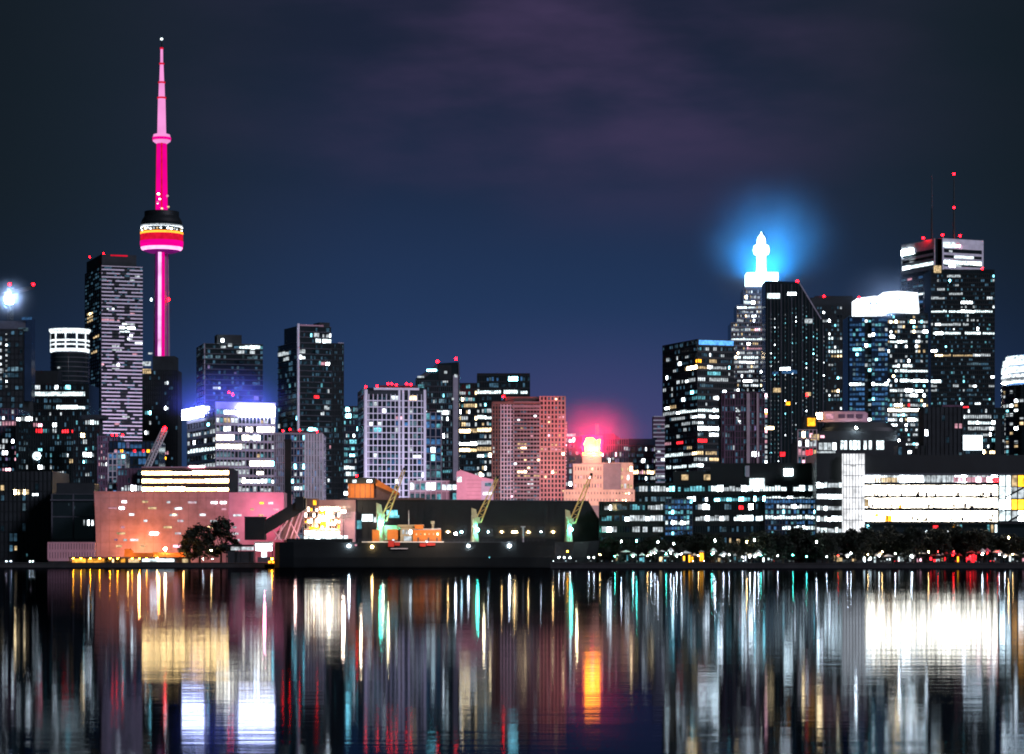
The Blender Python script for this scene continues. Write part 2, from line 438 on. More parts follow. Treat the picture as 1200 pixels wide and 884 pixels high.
    b.body('dark_glass'); b.face('R', fl=3.2, nc=26, slab=(.6, .3), pier=(.5, .35), fm='black_metal', p=.035, mats='WTD', run=2,
        rects=[(21, 486, 33, 490, 'W'), (35, 486, 39, 490, 'W'), (23, 491, 32, 496, 'W'), (40, 495, 48, 498.5, 'P', 1), (43, 500, 50, 503.5, 'R', 1), (72, 503, 80, 506, 'R', 1), (84, 502, 88.5, 506, 'R', 1),
               (61, 495, 65, 498, 'W'), (66, 501, 69, 504, 'W'), (52, 507, 55, 509, 'T'), (29, 515, 32, 518, 'D'), (23, 522, 29, 525, 'D'), (45, 523, 48, 527, 'T'), (89, 531, 92, 534, 'W'), (82, 538, 88, 541, 'C'), (22, 547, 26, 550, 'D'), (30, 546, 33, 549, 'W'), (45, 546, 51, 549, 'W'), (55, 546, 60, 549, 'W'), (38, 553, 48, 556, 'W'), (52, 553, 58, 556, 'W'), (67, 550, 74, 553, 'W'), (72, 534, 76, 536, 'D')])
    mb = MB(); x, z = b.u(43), b.z(534.5); mb.lathe([(.2, -.6), (2.1, -.5), (2.1, 0), (.2, .1)], 'S', 20)
    o = mb.build('round_light', b.root); o.location = (x, -.7, z); o.rotation_euler = (R(90), 0, 0)
    b.done()
    b = Bld('apartment_block', 'small black stepped apartment block between the speckled block and the lattice brick block', 'building', 86, 86, 116, 491, 1345)
    b.body('dark_concrete'); b.face('R', fl=3.2, nc=11, slab=(.6, .3), pier=(.5, .35), fm='black_metal', p=.05, mats='WTD', run=2,
        rects=[(100, 495, 105, 497.5, 'W'), (106, 495, 116, 497.5, 'S'), (117, 495, 122, 497.5, 'W'), (99, 514, 102, 517, 'W'), (96, 508, 99, 511, 'C'), (98, 532, 103, 535, 'W'), (106, 531, 110, 534, 'W'), (98, 538, 103, 541, 'T'), (104, 538, 109, 541, 'D'), (100, 551, 105, 554, 'W')])
    b.extra('penthouse', 'dark_concrete', b.u(95), b.u(123), 2, 12, b.H, b.z(486)); b.done()
    b = Bld('apartment_block', 'maroon brick lattice-front apartment block with a red lamp line below the striped condo', 'building', 115, 115, 137, 511, 1300)
    b.body('dark_glass'); b.face('R', fl=3., nc=8, slab=(.9, .3), pier=(.7, .35), fm='purple_brick', p=.22, mats='WWDP', run=1)
    for px in (131, 136, 143): b.beacon(px, 510, b.z(512), r=.8)
    b.done()
    # quayside dark sheds
    b = Bld('warehouse', 'long black flat-roofed warehouse by the water with a row of warm windows near its top', 'warehouse', -60, -60, 61, 552, 1040)
    b.body('dark_concrete'); b.face('R', fl=4.2, nc=24, slab=(.3, .2), pier=(.4, .25), fm='black_metal', p=.012, mats='DW', dim=.04,
        rects=[(-3, 566, 4, 571, 'C'), (25, 593, 29, 595, 'D')])
    for k in range(5): b.win('R', 16.5+k*3.6, 574.2, 19.4+k*3.6, 579.6, 'C')
    b.win('R', 38, 578.5, 45, 581, 'W'); b.win('R', 17, 640, 20, 645, 'C'); b.win('R', 30, 649, 32, 652, 'T')
    b.done()
    b = Bld('glass_box', 'square black glazed building with a thin pale roof outline beside the pink wall', 'building', 61, 61, 111, 579, 1020)
    b.body('dark_glass'); b.face('R', fl=9., nc=2, slab=(.4, .3), pier=(.5, .35), fm='slate_concrete', p=0, dim=0)
    b.extra('parapet', 'slate_concrete', -.6, b.wr+.6, -.9, -.4, b.z(587), b.z(585.5)); b.extra('roof_house', 'dark_concrete', 1, b.wr*.96, 4, 15, b.H, b.z(566))
    for px in (98, 101.5, 103.4, 107): b.win('R', px, 609.5, px+1.2+(px > 106)*1.6, 616, 'W')
    b.win('R', 80, 590, 81.5, 593, 'D'); b.win('R', 86, 593, 88, 597, 'D'); b.done()
    b = Bld('screen_wall', 'low pink rendered wall with two rows of tall dark slots beside the pink building', 'wall', 57, 57, 110.5, 635.5, 972, depth=5)
    b.body('dark_glass'); b.face('R', z0=b.z(656), nf=2, nc=17, slab=(1., .3), pier=(.75, .35), fm='rose_wall', p=0, dim=0)
    b.done()

def pinkhouse():
    b = Bld('pink_building', 'broad pink panelled building with small scattered horizontal windows on the quay', 'building', 110, 110, 332.5, 576.5, 985, depth=40)
    L = lambda px: b.u(px)
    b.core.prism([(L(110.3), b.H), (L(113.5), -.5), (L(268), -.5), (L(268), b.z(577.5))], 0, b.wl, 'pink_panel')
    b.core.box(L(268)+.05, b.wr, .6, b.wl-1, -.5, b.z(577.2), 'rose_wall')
    # shallow panel joints
    for k in range(15):
        x = L(118+k*10.3); b.frame.box(x-.06, x+.06, -.05, .3, 0, b.H-.6, 'salmon_precast')
    for k in range(6): b.frame.box(L(113), L(268)-.1, -.04, .3, k*4.1+3.4, k*4.1+3.5, 'salmon_precast')
    b.frame.box(L(110), L(268)+.1, -.25, .4, b.H-.35, b.H+.15, 'pink_panel')
    a = [(585,515),(683,515),(793,517),(903,518),(573,545),(717,545),(840,547),(620,575),(817,577),(685,605),(848,606),(578,635),(790,635),(570,664),(725,664),(838,664),(590,695),(632,695),(560,724),(672,724),(835,724)]
    c = [(117,226),(235,227),(285,227),(43,259),(288,262),(173,293),(20,293),(360,296),(53,326),(237,327),(40,394),(220,360),(345,360),(440,263),(570,265),(540,230),(350,395),(365,430)]
    pts = [(p/4.017, 460+q/4.017) for p, q in a] + [(200+p/4.615, 540+q/4.615) for p, q in c]
    rr = random.Random(3)
    for px, py in pts:
        w = rr.choice((2.2, 3., 3.6, 5.)); b.win('R', px-w, py-1.15, px+w, py+1.15, rr.choice('WWPC'), off=0 if px < 268 else .6)
    b.win('R', 304, 588.6, 309, 590.8, 'A', off=.6); b.win('R', 303, 603, 309, 605, 'C', off=.6)
    b.win('R', 127, 595, 137, 596.4, 'P'); b.win('R', 134, 632, 138, 633.6, 'L')
    b.done()

def mid_west():
    # striped condo
    b = Bld('condo_tower', 'tall slab condo tower striped with pale lilac balcony edges, red lamps on its roof', 'tower', 100, 119, 167, 311.5, 2050, 20)
    b.body('dark_glass')
    nf = round(b.H/2.85)
    b.face('R', nf=nf, nc=12, slab=(.95, .6), pier=(0, 0), fm='white_stone', p=.0, run=3,
        rects=[(152, 324, 162, 328, 'W'), (120, 324, 140, 327, 'D', .5), (127, 360, 134, 364, 'W'), (121, 372, 138, 378, 'P', .7), (152, 367, 156, 371, 'P'), (143, 376, 157, 380, 'W', .9), (142, 384, 158, 390, 'S', .8),
               (148, 393, 153, 398, 'W'), (158, 402, 166, 406, 'W'), (132, 405, 143, 413, 'W', .9), (157, 415, 161, 419, 'P'), (120, 423, 132, 427, 'P', .7), (133, 426, 138, 432, 'W'), (143, 486, 152, 490, 'W'), (134, 493, 138, 497, 'P')])
    # black panels over the slab edges stand in for dark loggia recesses
    rr = random.Random(5)
    for k in range(150):
        i = rr.randrange(nf); x = rr.choice((.02, .25, .55, .62, .3, .45, .8))*b.wr; w = rr.uniform(2, 5)
        z = i*b.H/nf; b.frame.box(x, x+w, -.72, -.61, z-.62, z+.62, 'black_metal')
    b.face('L', nf=nf, nc=6, slab=(.6, .5), pier=(.5, .4), fm='dark_concrete', p=.0, run=1,
        rects=[(104, 366, 109, 369, 'C'), (103, 370, 109, 373, 'C'), (103, 375, 109, 379, 'C'), (111, 393, 116, 397, 'C'), (107, 410, 114, 414, 'C')])
    b.extra('roof_house', 'dark_concrete', -b.wl*.0+.6, b.wr*.86, 1.5, b.wl-2, b.H, b.z(297.5))
    b.beacon(106, 301.5, b.z(303), y=3); b.beacon(122, 297.5, b.z(299)); b.beacon(148, 300, b.z(301))
    b.extra('neon_strip', 'led_red', b.u(130), b.u(150), 1.2, 1.45, b.z(299.5), b.z(298)); b.done()
    # stepped dark tower in front of the needle's foot
    b = Bld('dark_tower', 'unlit black stepped tower hiding the foot of the magenta needle tower', 'tower', 167, 167, 208, 434, 1700)
    b.body('dark_concrete'); b.face('R', fl=3.2, nc=12, slab=(.5, .25), pier=(.4, .3), fm='black_metal', p=.006, mats='WTD', run=1, dim=.05,
        rects=[(193, 448, 197, 453, 'W'), (171, 484, 176, 488, 'T'), (193, 476, 198, 480, 'W'), (170, 506, 175, 509, 'W'), (192, 526, 198, 531, 'P'), (190, 535, 195, 540, 'A')])
    b.extra('upper_storeys', 'dark_concrete', b.u(178), b.u(204), 3, 22, b.H, b.z(417))
    b.win('R', 167, 424, 177, 429, 'W', off=-.4); b.win('R', 173, 413, 178, 415, 'W', off=2.5); b.win('R', 167, 432.5, 177, 438, 'C'); b.done()
    # dark condo behind the sign office
    b = Bld('condo_tower', 'dark condo tower with faint balcony lines and two white penthouse floors behind the bright-sign office', 'tower', 231, 240, 308, 402.5, 1600, 14)
    b.body('dark_glass')
    b.face('R', fl=3.1, nc=16, slab=(.55, .7), pier=(0, 0), fm='slate_concrete', p=.012, mats='TDL', run=2,
        rects=[(277, 406, 304, 411, 'S', .85), (277, 412, 297, 416, 'W', .8), (260, 397, 263, 401, 'W'), (255, 418, 259, 422, 'T'), (250, 451, 257, 455, 'W'), (278, 430, 280, 433, 'D'), (240, 416, 300, 420, 'D', .5)])
    b.face('L', fl=3.1, nc=4, slab=(.5, .6), pier=(.5, .4), fm='pale_concrete', p=.0)
    b.extra('penthouse', 'dark_concrete', b.u(255), b.u(284), 3, 14, b.H, b.z(391.5)); b.win('R', 258.5, 397, 261.5, 401, 'W', off=-2.8); b.win('R', 267, 402, 272, 406, 'W', off=-.0)
    b.done()
    # office with the dazzling signs
    b = Bld('office_block', 'pale gridded office block with dazzling violet-white signs at its roofline and bright white floors', 'building', 220, 253, 322, 471, 1250, 22)
    b.body('dark_glass')
    rows = [(530-45*0)]
    rr = [(254, 481, 280, 486, 'W', .75), (254, 489, 276, 494, 'W', .6), (254, 498, 274, 502, 'W', .35), (279, 500, 322, 505, 'H', .95), (255, 502, 268, 506, 'W', .8), (254, 513, 290, 518, 'H', .9), (295, 513, 322, 518, 'W', .6), (254, 522, 280, 527, 'H', .9), (280, 521, 322, 526, 'W', .35),
          (254, 530, 322, 534, 'D', .5), (254, 539, 290, 546, 'W', .9), (290, 540, 320, 546, 'H', .8), (254, 549, 290, 553, 'W', .7), (281, 555, 322, 561, 'H', .6), (254, 563, 285, 568, 'W', .6), (290, 563, 322, 568, 'W', .7), (254, 572, 322, 577, 'W', .7)]
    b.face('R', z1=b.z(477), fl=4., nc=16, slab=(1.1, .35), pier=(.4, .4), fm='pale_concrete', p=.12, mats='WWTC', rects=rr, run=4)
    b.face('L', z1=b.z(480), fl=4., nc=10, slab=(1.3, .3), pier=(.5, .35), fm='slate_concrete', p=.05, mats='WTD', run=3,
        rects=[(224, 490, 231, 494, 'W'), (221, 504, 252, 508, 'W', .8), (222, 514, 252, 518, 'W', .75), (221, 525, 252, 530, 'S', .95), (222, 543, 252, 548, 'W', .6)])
    b.frame.box(-.3, b.wr+.3, -.5, .2, b.z(479), b.H+.02, 'pale_concrete')
    mb = MB(); mb.box(b.u(279), b.u(320.5), -1.5, -.8, b.z(487.5), b.z(475.5), 'sign_violet')
    mb.build('roof_sign', b.root)['label'] = 'long dazzling violet-white sign'
    mb = MB(); mb.box(-1.6, -.8, b.v(241), b.v(217), b.z(486), b.z(474), 'sign_violet')
    mb.build('roof_sign', b.root)['label'] = 'short dazzling violet-white sign'
    b.extra('roof_plant', 'blue_glass', b.wr*.2, b.wr*.82, 5, b.wl*.7, b.H, b.z(466))
    b.beacon(269.5, 460, b.z(468), r=.9); b.beacon(274, 462.5, b.z(468), r=.9); b.win('R', 294, 464, 300, 469, 'L', off=-4.5); b.done()
    b = Bld('office_block', 'low office block of three unbroken cream-white floors right behind the pink building', 'building', 166, 166, 268.5, 548.5, 1100)
    b.body('dark_concrete'); b.face('R', z0=b.z(577.5), z1=b.z(549), nf=3, nc=14, slab=(1.2, .4), pier=(.12, .3), fm='brown_brick', p=0, rects=[(166, 550, 197, 557, 'G', 1), (200, 550, 268, 557, 'G', 1), (166, 559, 268, 567, 'G', 1), (166, 568, 268, 577, 'G', 1)], run=5)
    b.extra('roof_edge', 'rose_wall', 0, b.wr, -.5, .5, b.H+.02, b.H+.5)
    b.win('R', 222, 546.2, 240, 548, 'P', off=-1); b.done()
    # small blue block
    b = Bld('office_block', 'small glass block glowing deep blue at the foot of the striped condo', 'building', 128, 128, 186, 517, 1190)
    b.body('blue_glass'); b.face('R', fl=3.6, nc=12, slab=(.5, .3), pier=(.3, .3), fm='dark_concrete', p=.22, mats='BBBL', run=3,
        rects=[(140, 518, 170, 545, 'B', .75)])
    for px, m in ((134, 'P'), (141, 'A'), (156, 'R'), (166, 'R'), (172, 'A'), (176, 'P')): b.win('R', px, 527, px+3.4, 530.4, m)
    b.done()
    b = Bld('glass_pavilion', 'little pavilion of pale blue lit panes in a white frame beside the cream-white office floors', 'building', 127, 127, 147, 531, 1125)
    b.body('blue_glass'); b.face('R', fl=2.6, nc=4, slab=(.45, .3), pier=(.45, .35), fm='white_stone', p=.5, mats='BDT', run=1); b.done()
    b = Bld('brick_block', 'squat dark brick block with tiny white windows beside the cream-white office floors', 'building', 138, 138, 168, 549, 1105)
    b.body('purple_brick'); b.face('R', fl=3.2, nc=8, slab=(.5, .25), pier=(.4, .3), fm='purple_brick', p=.2, mats='WD', run=1, rects=[(143, 566, 166, 569, 'W', .7), (143, 572, 166, 575, 'W', .7)]); b.done()
    # crawler crane
    Y = 1110
    t = thing('crawler_crane', 'white lattice crane boom leaning up over the pink building with a red tip lamp', 'crane', (wx(171, Y), Y, G))
    o = t.location
    q = lambda px, py: W(px, py, Y) - o
    LATTICE(q(172.5, 548), q(193, 503.5), 1.7, 14, 'white_paint', 'boom', t, .3)
    mb = MB(); mb.box(-4, 4, -2, 2, q(0, 580).z, q(0, 549).z, 'dark_concrete'); mb.box(-4.5, 4.5, -3, 3, -.3, q(0, 580).z, 'black_metal'); mb.build('carriage', t)
    mb = MB(); p = q(193.2, 502); mb.ball((p.x, 0, p.z), .75, 'beacon_red', 8, 5); mb.build('beacon', t)
    # tall dark condo with a white edge line
    b = Bld('condo_tower', 'tallest black condo tower of the middle group, one thin pale line running down its corner', 'tower', 326, 349.5, 402.5, 401, 1450, 24)
    b.body('dark_glass')
    b.face('R', u1=b.u(388), z1=b.z(382), fl=3.05, nc=14, slab=(.42, .5), pier=(0, 0), fm='slate_concrete', p=.01, mats='TWD', run=2,
        rects=[(369, 388, 373, 392, 'W'), (379, 388, 390, 392, 'W'), (370, 394, 390, 399, 'S', .9), (350, 411, 357, 415, 'W'), (350, 417, 357, 421, 'W'), (377, 422, 386, 426, 'P'), (383, 427, 386, 430, 'W'), (377, 478, 387, 484, 'W'), (382, 471, 385, 474, 'D'), (387, 520, 391, 524, 'P'), (369, 461, 373, 464, 'R'), (353, 500, 372, 504, 'T', .8), (381, 501, 386, 504, 'D')])
    b.core.box(0.03, b.u(388), .03, b.wl*.7, b.H, b.z(382), 'dark_glass')
    b.face('R', u0=b.u(388), fl=3.05, nc=6, slab=(.4, .35), pier=(.5, .3), fm='dark_concrete', p=.01, mats='TD')
    b.face('L', fl=3.05, nc=8, slab=(.42, .5), pier=(0, 0), fm='slate_concrete', p=.01, mats='TD', run=2, rects=[(327, 411, 338, 415, 'W', .9), (333, 416, 339, 420, 'W'), (324, 498, 328, 501, 'W')])
    b.extra('corner_fin', 'white_stone', -.7, .5, -.7, .5, 0, b.z(379.5))
    b.extra('roof_house', 'dark_concrete', b.u(378), b.u(390), 5, 15, b.z(382), b.z(376))
    b.extra('penthouse', 'dark_concrete', 1, 9, b.wl*.25, b.wl*.68, b.H, b.z(384))
    b.extra('parapet', 'rose_wall', .6, b.u(379), -.2, .3, b.z(382)+.03, b.z(380.2)); b.extra('roof_rail', 'pale_concrete', b.u(396), b.wr, -.1, .3, b.H+.03, b.H+.5); b.beacon(365, 383.5, b.z(383), r=.8)
    b.done()
    # low condo before it
    b = Bld('condo_block', 'mid-height condo block with white vertical ribs standing before the black condo tower', 'building', 321.5, 321.5, 378, 509, 1150)
    b.body('blue_glass')
    b.face('R', u1=b.u(333), fl=3., nc=5, slab=(.35, .25), pier=(.5, .4), fm='pale_concrete', p=.25, mats='LBDD', run=1)
    b.face('R', u0=b.u(341), u1=b.u(358), fl=3., nc=5, slab=(.4, .3), pier=(.25, .3), fm='pale_concrete', p=.25, mats='BTD', run=2, rects=[(345, 550, 353, 557, 'W'), (345, 566, 353, 576, 'S', .8), (326, 537, 331, 544, 'T')])
    b.face('R', u0=b.u(358), fl=3., nc=6, slab=(.3, .2), pier=(.9, .5), fm='white_stone', p=.2, mats='LBD', run=1)
    b.extra('roof_house', 'dark_concrete', b.u(340), b.u(374), 3, 13, b.H, b.z(504.5)); b.extra('coping', 'pale_concrete', 0, b.wr, -.5, .6, b.H+.04, b.H+.6)
    for px, py in ((331, 505), (339.5, 503.5), (351, 504.5), (371.5, 506)): b.beacon(px, py, b.H, y=1, r=.75)
    b.done()
    Y = 1000
    t = thing('chimney', 'slim black square chimney in front of the white-ribbed condo block', 'chimney', (wx(337.5, Y), Y, G))
    mb = MB(); h = wz(515, Y)-G; w = 1.25
    mb.lathe([(w*1.55, -.3), (w*1.35, h-.8), (w*1.55, h-.8), (w*1.55, h)], 'black_metal', 4, smooth=False); o = mb.build('stack', t); o.rotation_euler = (0, 0, R(45))
    mb = MB(); mb.tube((-1.5, -1.4, h*.2), (-1.5, -1.4, h*.97), .07, 'slate_concrete'); mb.tube((-1.1, -1.4, h*.2), (-1.1, -1.4, h*.97), .07, 'slate_concrete'); mb.build('ladder', t)
    b = Bld('glass_tower', 'narrow tower of glowing pale teal floors squeezed beside the black condo tower', 'tower', 401, 401, 420, 476, 1480)
    b.body('blue_glass'); b.face('R', fl=3.6, nc=7, slab=(.8, .3), pier=(.3, .3), fm='slate_concrete', p=.6, mats='TTWD', run=4, rects=[(402, 478, 409, 488, 'T'), (402, 545, 410, 585, 'S', .9)]); b.done()

def centre():
    b = Bld('condo_tower', 'lilac-white condo tower with a lit gridded front and a row of red roof lamps', 'tower', 420, 427, 499, 454.5, 1350, 8)
    b.body('dark_glass')
    b.face('R', z1=b.z(462), fl=3.2, nc=14, slab=(.5, .45), pier=(.36, .55), fm='white_stone', p=.1, mats='WDBL', run=2,
        rects=[(459, 460, 466, 466, 'W'), (480, 465, 486, 468, 'C'), (425, 471, 442, 475, 'W', .8), (466, 486, 473, 491, 'P'), (424, 487, 428, 490, 'W'), (491, 532, 500, 537, 'W'), (441, 500, 445, 503, 'T'), (458, 512, 461, 516, 'D')])
    b.face('L', fl=3., nc=2, slab=(.5, .3), pier=(.5, .4), fm='pale_concrete', p=.05, mats='BW')
    for a, c in ((427, 430.5), (466.5, 469), (471, 473.5), (478, 480), (496.2, 499)):
        b.frame.box(b.u(a), b.u(c), -1.1, 0, 0, b.z(456.5), 'white_stone')
    b.frame.box(b.u(438), b.u(491), -.9, .5, b.z(457), b.H+.05, 'white_stone')
    b.frame.box(b.u(430), b.u(497), -.5, .3, b.z(463.5), b.z(458), 'dark_concrete')
    b.extra('roof_house', 'dark_concrete', b.u(445), b.u(490), 4, 15, b.H, b.z(451))
    for px, py in ((429, 453.5), (442.5, 452.5), (455, 450), (459.5, 450), (465, 451.5), (477, 450), (482, 451)): b.beacon(px, py, b.z(456), y=2, r=1.)
    b.done()
    Y = 1500
    b = Bld('wedge_tower', 'grey glass tower with a steep sloping roof and two red lamps at its peak', 'tower', 487, 487, 538, 443.5, Y)
    L, zz = b.u, b.z
    b.core.prism([(L(487), -.5), (L(538), -.5), (L(538), zz(424.5)), (L(513.5), zz(426)), (L(487), zz(444))], 0, 24, 'dark_glass')
    b.face('R', u1=L(530), z1=zz(446), fl=3.3, nc=14, slab=(.45, .25), pier=(.25, .3), fm='slate_concrete', p=.09, mats='WTDD', run=3,
        rects=[(510, 465, 521, 470, 'D', .8), (513, 483, 524, 492, 'S', .8), (519, 508, 527, 515, 'W', .8), (503, 520, 517, 535, 'T', .7), (503, 505, 509, 512, 'W'), (500, 540, 527, 556, 'D', .6), (518, 546, 526, 552, 'T', .6)])
    b.frame.prism([(L(489), zz(443.2)), (L(513), zz(427)), (L(513), zz(432)), (L(497), zz(443.2))], -.6, .2, 'slate_concrete')
    b.frame.box(L(531), L(538), -.5, 0, 0, zz(440), 'pale_concrete'); b.frame.box(L(537), L(538.2), -.6, .5, 0, zz(425), 'slate_concrete')
    b.frame.box(L(514), L(529), -.3, 0, zz(445), zz(428), 'dark_concrete')
    b.win('R', 500, 433, 512, 435.2, 'T', d=.75); b.win('R', 489, 441, 497, 443, 'W', d=.75); b.win('R', 518.5, 446, 525, 448.6, 'W'); b.win('R', 520.5, 435, 524, 438, 'W', d=.4); b.win('R', 490, 451, 497, 454.5, 'T'); b.win('R', 532.5, 439, 536, 442.5, 'W', d=.65); b.win('R', 529.5, 466.5, 532, 469, 'W', d=.65)
    b.beacon(512.5, 423.8, zz(426), r=1.5); b.beacon(534.3, 420.6, zz(424.5), r=1.5); b.done()
    b = Bld('annex', 'slim blue-framed glass annex between the lilac-white condo and the sloping-roof tower', 'building', 498, 498, 517, 483, 1440)
    b.body('blue_glass'); b.face('R', fl=4.5, nc=3, slab=(.4, .3), pier=(.5, .35), fm='pale_concrete', p=.45, mats='BBT', run=1, seed=4, rects=[(504, 520, 517, 534, 'S', .5), (500, 540, 517, 560, 'D', .6)]); b.done()
    b = Bld('office_tower', 'flat-topped office tower packed with bright white floors behind the coral-lit condo', 'tower', 538, 538, 621, 449, 1650)
    b.body('dark_glass'); b.core.box(b.u(559), b.wr-.1, .05, 26, b.H, b.z(438), 'dark_glass')
    b.frame.box(b.u(559), b.wr, -.3, .3, b.z(440), b.z(437.6), 'black_metal')
    b.face('R', u0=b.u(559), z0=b.z(470), z1=b.z(440), fl=3.9, nc=16, slab=(.7, .25), pier=(.25, .3), fm='dark_concrete', p=.1, mats='DTB', run=8, rects=[(560, 455, 618, 460, 'S', .96), (595, 444, 605, 450, 'T', .5)])
    b.face('R', u0=b.u(559), z1=b.z(470), fl=3.9, nc=16, slab=(.9, .25), pier=(.25, .3), fm='dark_concrete', p=.45, mats='WWTC', run=6, rects=[(560, 475, 580, 480, 'W', .8), (560, 483, 580, 489, 'S', .9), (560, 498, 580, 504, 'C', .95), (560, 517, 580, 523, 'W', .95), (560, 525, 580, 531, 'C', .95)])
    b.face('R', u1=b.u(559), fl=3.9, nc=6, slab=(.9, .25), pier=(.3, .3), fm='dark_concrete', p=.22, mats='WWCT', run=5,
        rects=[(540, 459, 545, 462, 'W'), (549, 462, 552, 466, 'W'), (545, 476, 558, 480, 'C', .8), (544, 484, 548, 490, 'W'), (538, 499, 558, 504, 'C', 1), (546, 493, 560, 498, 'W', .7), (538, 518, 558, 522, 'W', 1), (538, 527, 558, 531, 'C', 1)])
    b.beacon(619, 463, b.z(464), r=1.1, m='lamp_white'); b.done()
    # coral condo
    b = Bld('condo_tower', 'broad brick condo tower glowing coral red along its right-hand bay beside the blazing rooftop sign', 'tower', 577, 577, 662, 471, 1200)
    b.body('dark_glass'); U = b.u
    b.core.box(U(634)+.05, b.wr-.05, .05, 20, b.H, b.z(464.5), 'dark_glass')
    nf = 40
    b.face('R', u1=U(587), nf=nf, nc=3, slab=(.55, .2), pier=(.6, .35), fm='brown_brick', p=.03, mats='DW')
    b.face('R', u0=U(587), u1=U(602), nf=nf, nc=4, slab=(.5, .3), pier=(.5, .4), fm='pale_concrete', p=.05, mats='DWL', run=1, pm='pale_concrete')
    b.face('R', u0=U(602), u1=U(633), nf=nf, nc=8, slab=(.75, 1.0), pier=(.3, .3), fm='mauve_precast', p=.04, mats='WPC', run=2,
        rects=[(589, 541, 605, 546, 'W', .9), (608, 519, 616, 525, 'C', 1), (606, 552, 616, 558, 'C', .9), (626, 554, 634, 560, 'C'), (620, 560, 624, 580, 'W', .7)])
    b.face('R', u0=U(633), z1=b.z(464.5), nf=nf-4, nc=7, slab=(.7, .3), pier=(.7, .5), fm='salmon_precast', p=.04, mats='PC', run=1, rects=[(648, 518, 652, 525, 'C', 1), (657, 487, 660, 490, 'P', 1), (646, 552, 652, 557, 'C')])
    b.frame.box(0, U(634), -.6, .6, b.z(474), b.H+.04, 'brown_brick'); b.frame.box(U(600), U(634), -1.1, .5, b.z(478), b.z(475), 'mauve_precast')
    b.extra('penthouse', 'brown_brick', U(592), U(632), 3, 16, b.H, b.z(464.5))
    b.beacon(590, 464.8, b.H, y=1, r=1.); b.beacon(660.2, 466, b.z(466), y=1, r=1.)
    for k in range(9): b.win('R', 593+k % 3*5, 560+k*3, 596+k % 3*5, 562+k*3, 'P' if k % 2 else 'D')
    b.done()
    b = Bld('apartment_block', 'slender violet apartment block edged with a dotted line of lights beside the coral condo', 'building', 662.5, 662.5, 690, 512, 1290)
    b.body('purple_brick'); b.face('R', fl=3., nc=7, slab=(.45, .25), pier=(.4, .3), fm='purple_brick', p=.03, mats='LP', run=1,
        rects=[(664, 508, 675, 511, 'W'), (674, 527, 678, 531, 'P'), (666, 547, 671, 551, 'W'), (663, 566, 671, 570, 'W')])
    for k in range(19): b.win('R', 662.8, 495+k*3.7, 664.2, 497+k*3.7, 'P')
    b.extra('stair_core', 'salmon_precast', 0, b.u(665), 2, 8, b.H, b.z(494)); b.win('R', 664, 508.5, 674.5, 511.5, 'W', off=.0); b.done()
    # peach building with the burning sign
    Y = 1150
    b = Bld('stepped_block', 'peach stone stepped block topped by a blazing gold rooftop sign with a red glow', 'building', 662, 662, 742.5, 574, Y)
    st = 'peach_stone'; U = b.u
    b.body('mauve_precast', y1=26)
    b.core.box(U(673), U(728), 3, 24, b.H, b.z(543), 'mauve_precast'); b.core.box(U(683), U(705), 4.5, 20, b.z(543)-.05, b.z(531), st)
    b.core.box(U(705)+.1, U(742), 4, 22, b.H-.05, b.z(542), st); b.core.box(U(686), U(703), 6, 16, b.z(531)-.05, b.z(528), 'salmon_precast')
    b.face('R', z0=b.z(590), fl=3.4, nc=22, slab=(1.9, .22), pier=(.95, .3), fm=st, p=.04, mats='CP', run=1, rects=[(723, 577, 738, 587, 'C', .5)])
    b.face('R', u0=U(673), u1=U(706), z0=b.H, z1=b.z(544), fl=3.2, nc=10, slab=(1.9, .22), pier=(.75, .3), fm=st, p=.05, mats='CP', run=1, off=3, rects=[(690, 549, 695, 552, 'C'), (705, 551, 711, 554, 'C')])
    b.face('R', u0=U(706), u1=U(742), z0=b.H, z1=b.z(544), fl=3.2, nc=10, slab=(1.1, .2), pier=(.45, .28), fm='peach_stone', p=.22, mats='CPW', run=1, off=4,
        rects=conv([(545,425),(628,390),(628,420),(715,395),(715,425),(765,370),(797,370),(765,400),(797,400),(625,505),(715,505),(765,517),(797,517),(672,540),(715,540)], 640, 500, 8.036, 'C', 1.5, 1))
    b.win('R', 711.5, 536, 714.5, 538.4, 'W', off=3.8); b.win('R', 717, 536, 720, 538.4, 'W', off=3.8)
    # sign: a wide plate with a notched top on legs
    mb = MB(); z0, z1 = b.z(529.5), b.z(512.5); x0, x1 = U(685), U(704); w = x1-x0; h = z1-z0
    mb.prism([(x0+.1*w, z0), (x1-.06*w, z0), (x1-.06*w, z0+.45*h), (x1, z0+.9*h), (x0+.72*w, z0+.78*h), (x0+.52*w, z1), (x0+.14*w, z0+.97*h), (x0, z0+.6*h)], 5.4, 6.4, 'sign_gold')
    sg = mb.build('rooftop_sign', b.root)
    mb = MB()
    for a, c, e, g in ((682, 707, 531.2, 530.2), (682.6, 683.6, 531, 510), (705.6, 706.6, 531, 510), (682, 707, 510.5, 509.5)): mb.box(U(a), U(c), 6.6, 7.2, b.z(e), b.z(g), 'halo_red')
    mb.box(U(683.2), U(706), 6.65, 7.0, b.z(531), b.z(510.8), 'halo_red'); mb.build('halo_plate', b.root)  # red glowing plate added to stand in for the sign's halo
    mb = MB(); mb.box(U(698.5), U(702.5), 9, 12, b.z(531), b.z(496), 'salmon_precast'); mb.build('chimney', b.root)
    mb = MB(); mb.box(U(683), U(705.5), 4.0, 4.5, b.z(532.6), b.z(530.6), 'sign_gold'); mb.build('cornice_light', b.root)
    b.done()
    b = Bld('gabled_block', 'shadowy violet block with a low dark gable behind the blazing gold sign', 'building', 705, 705, 736, 514.5, 1320)
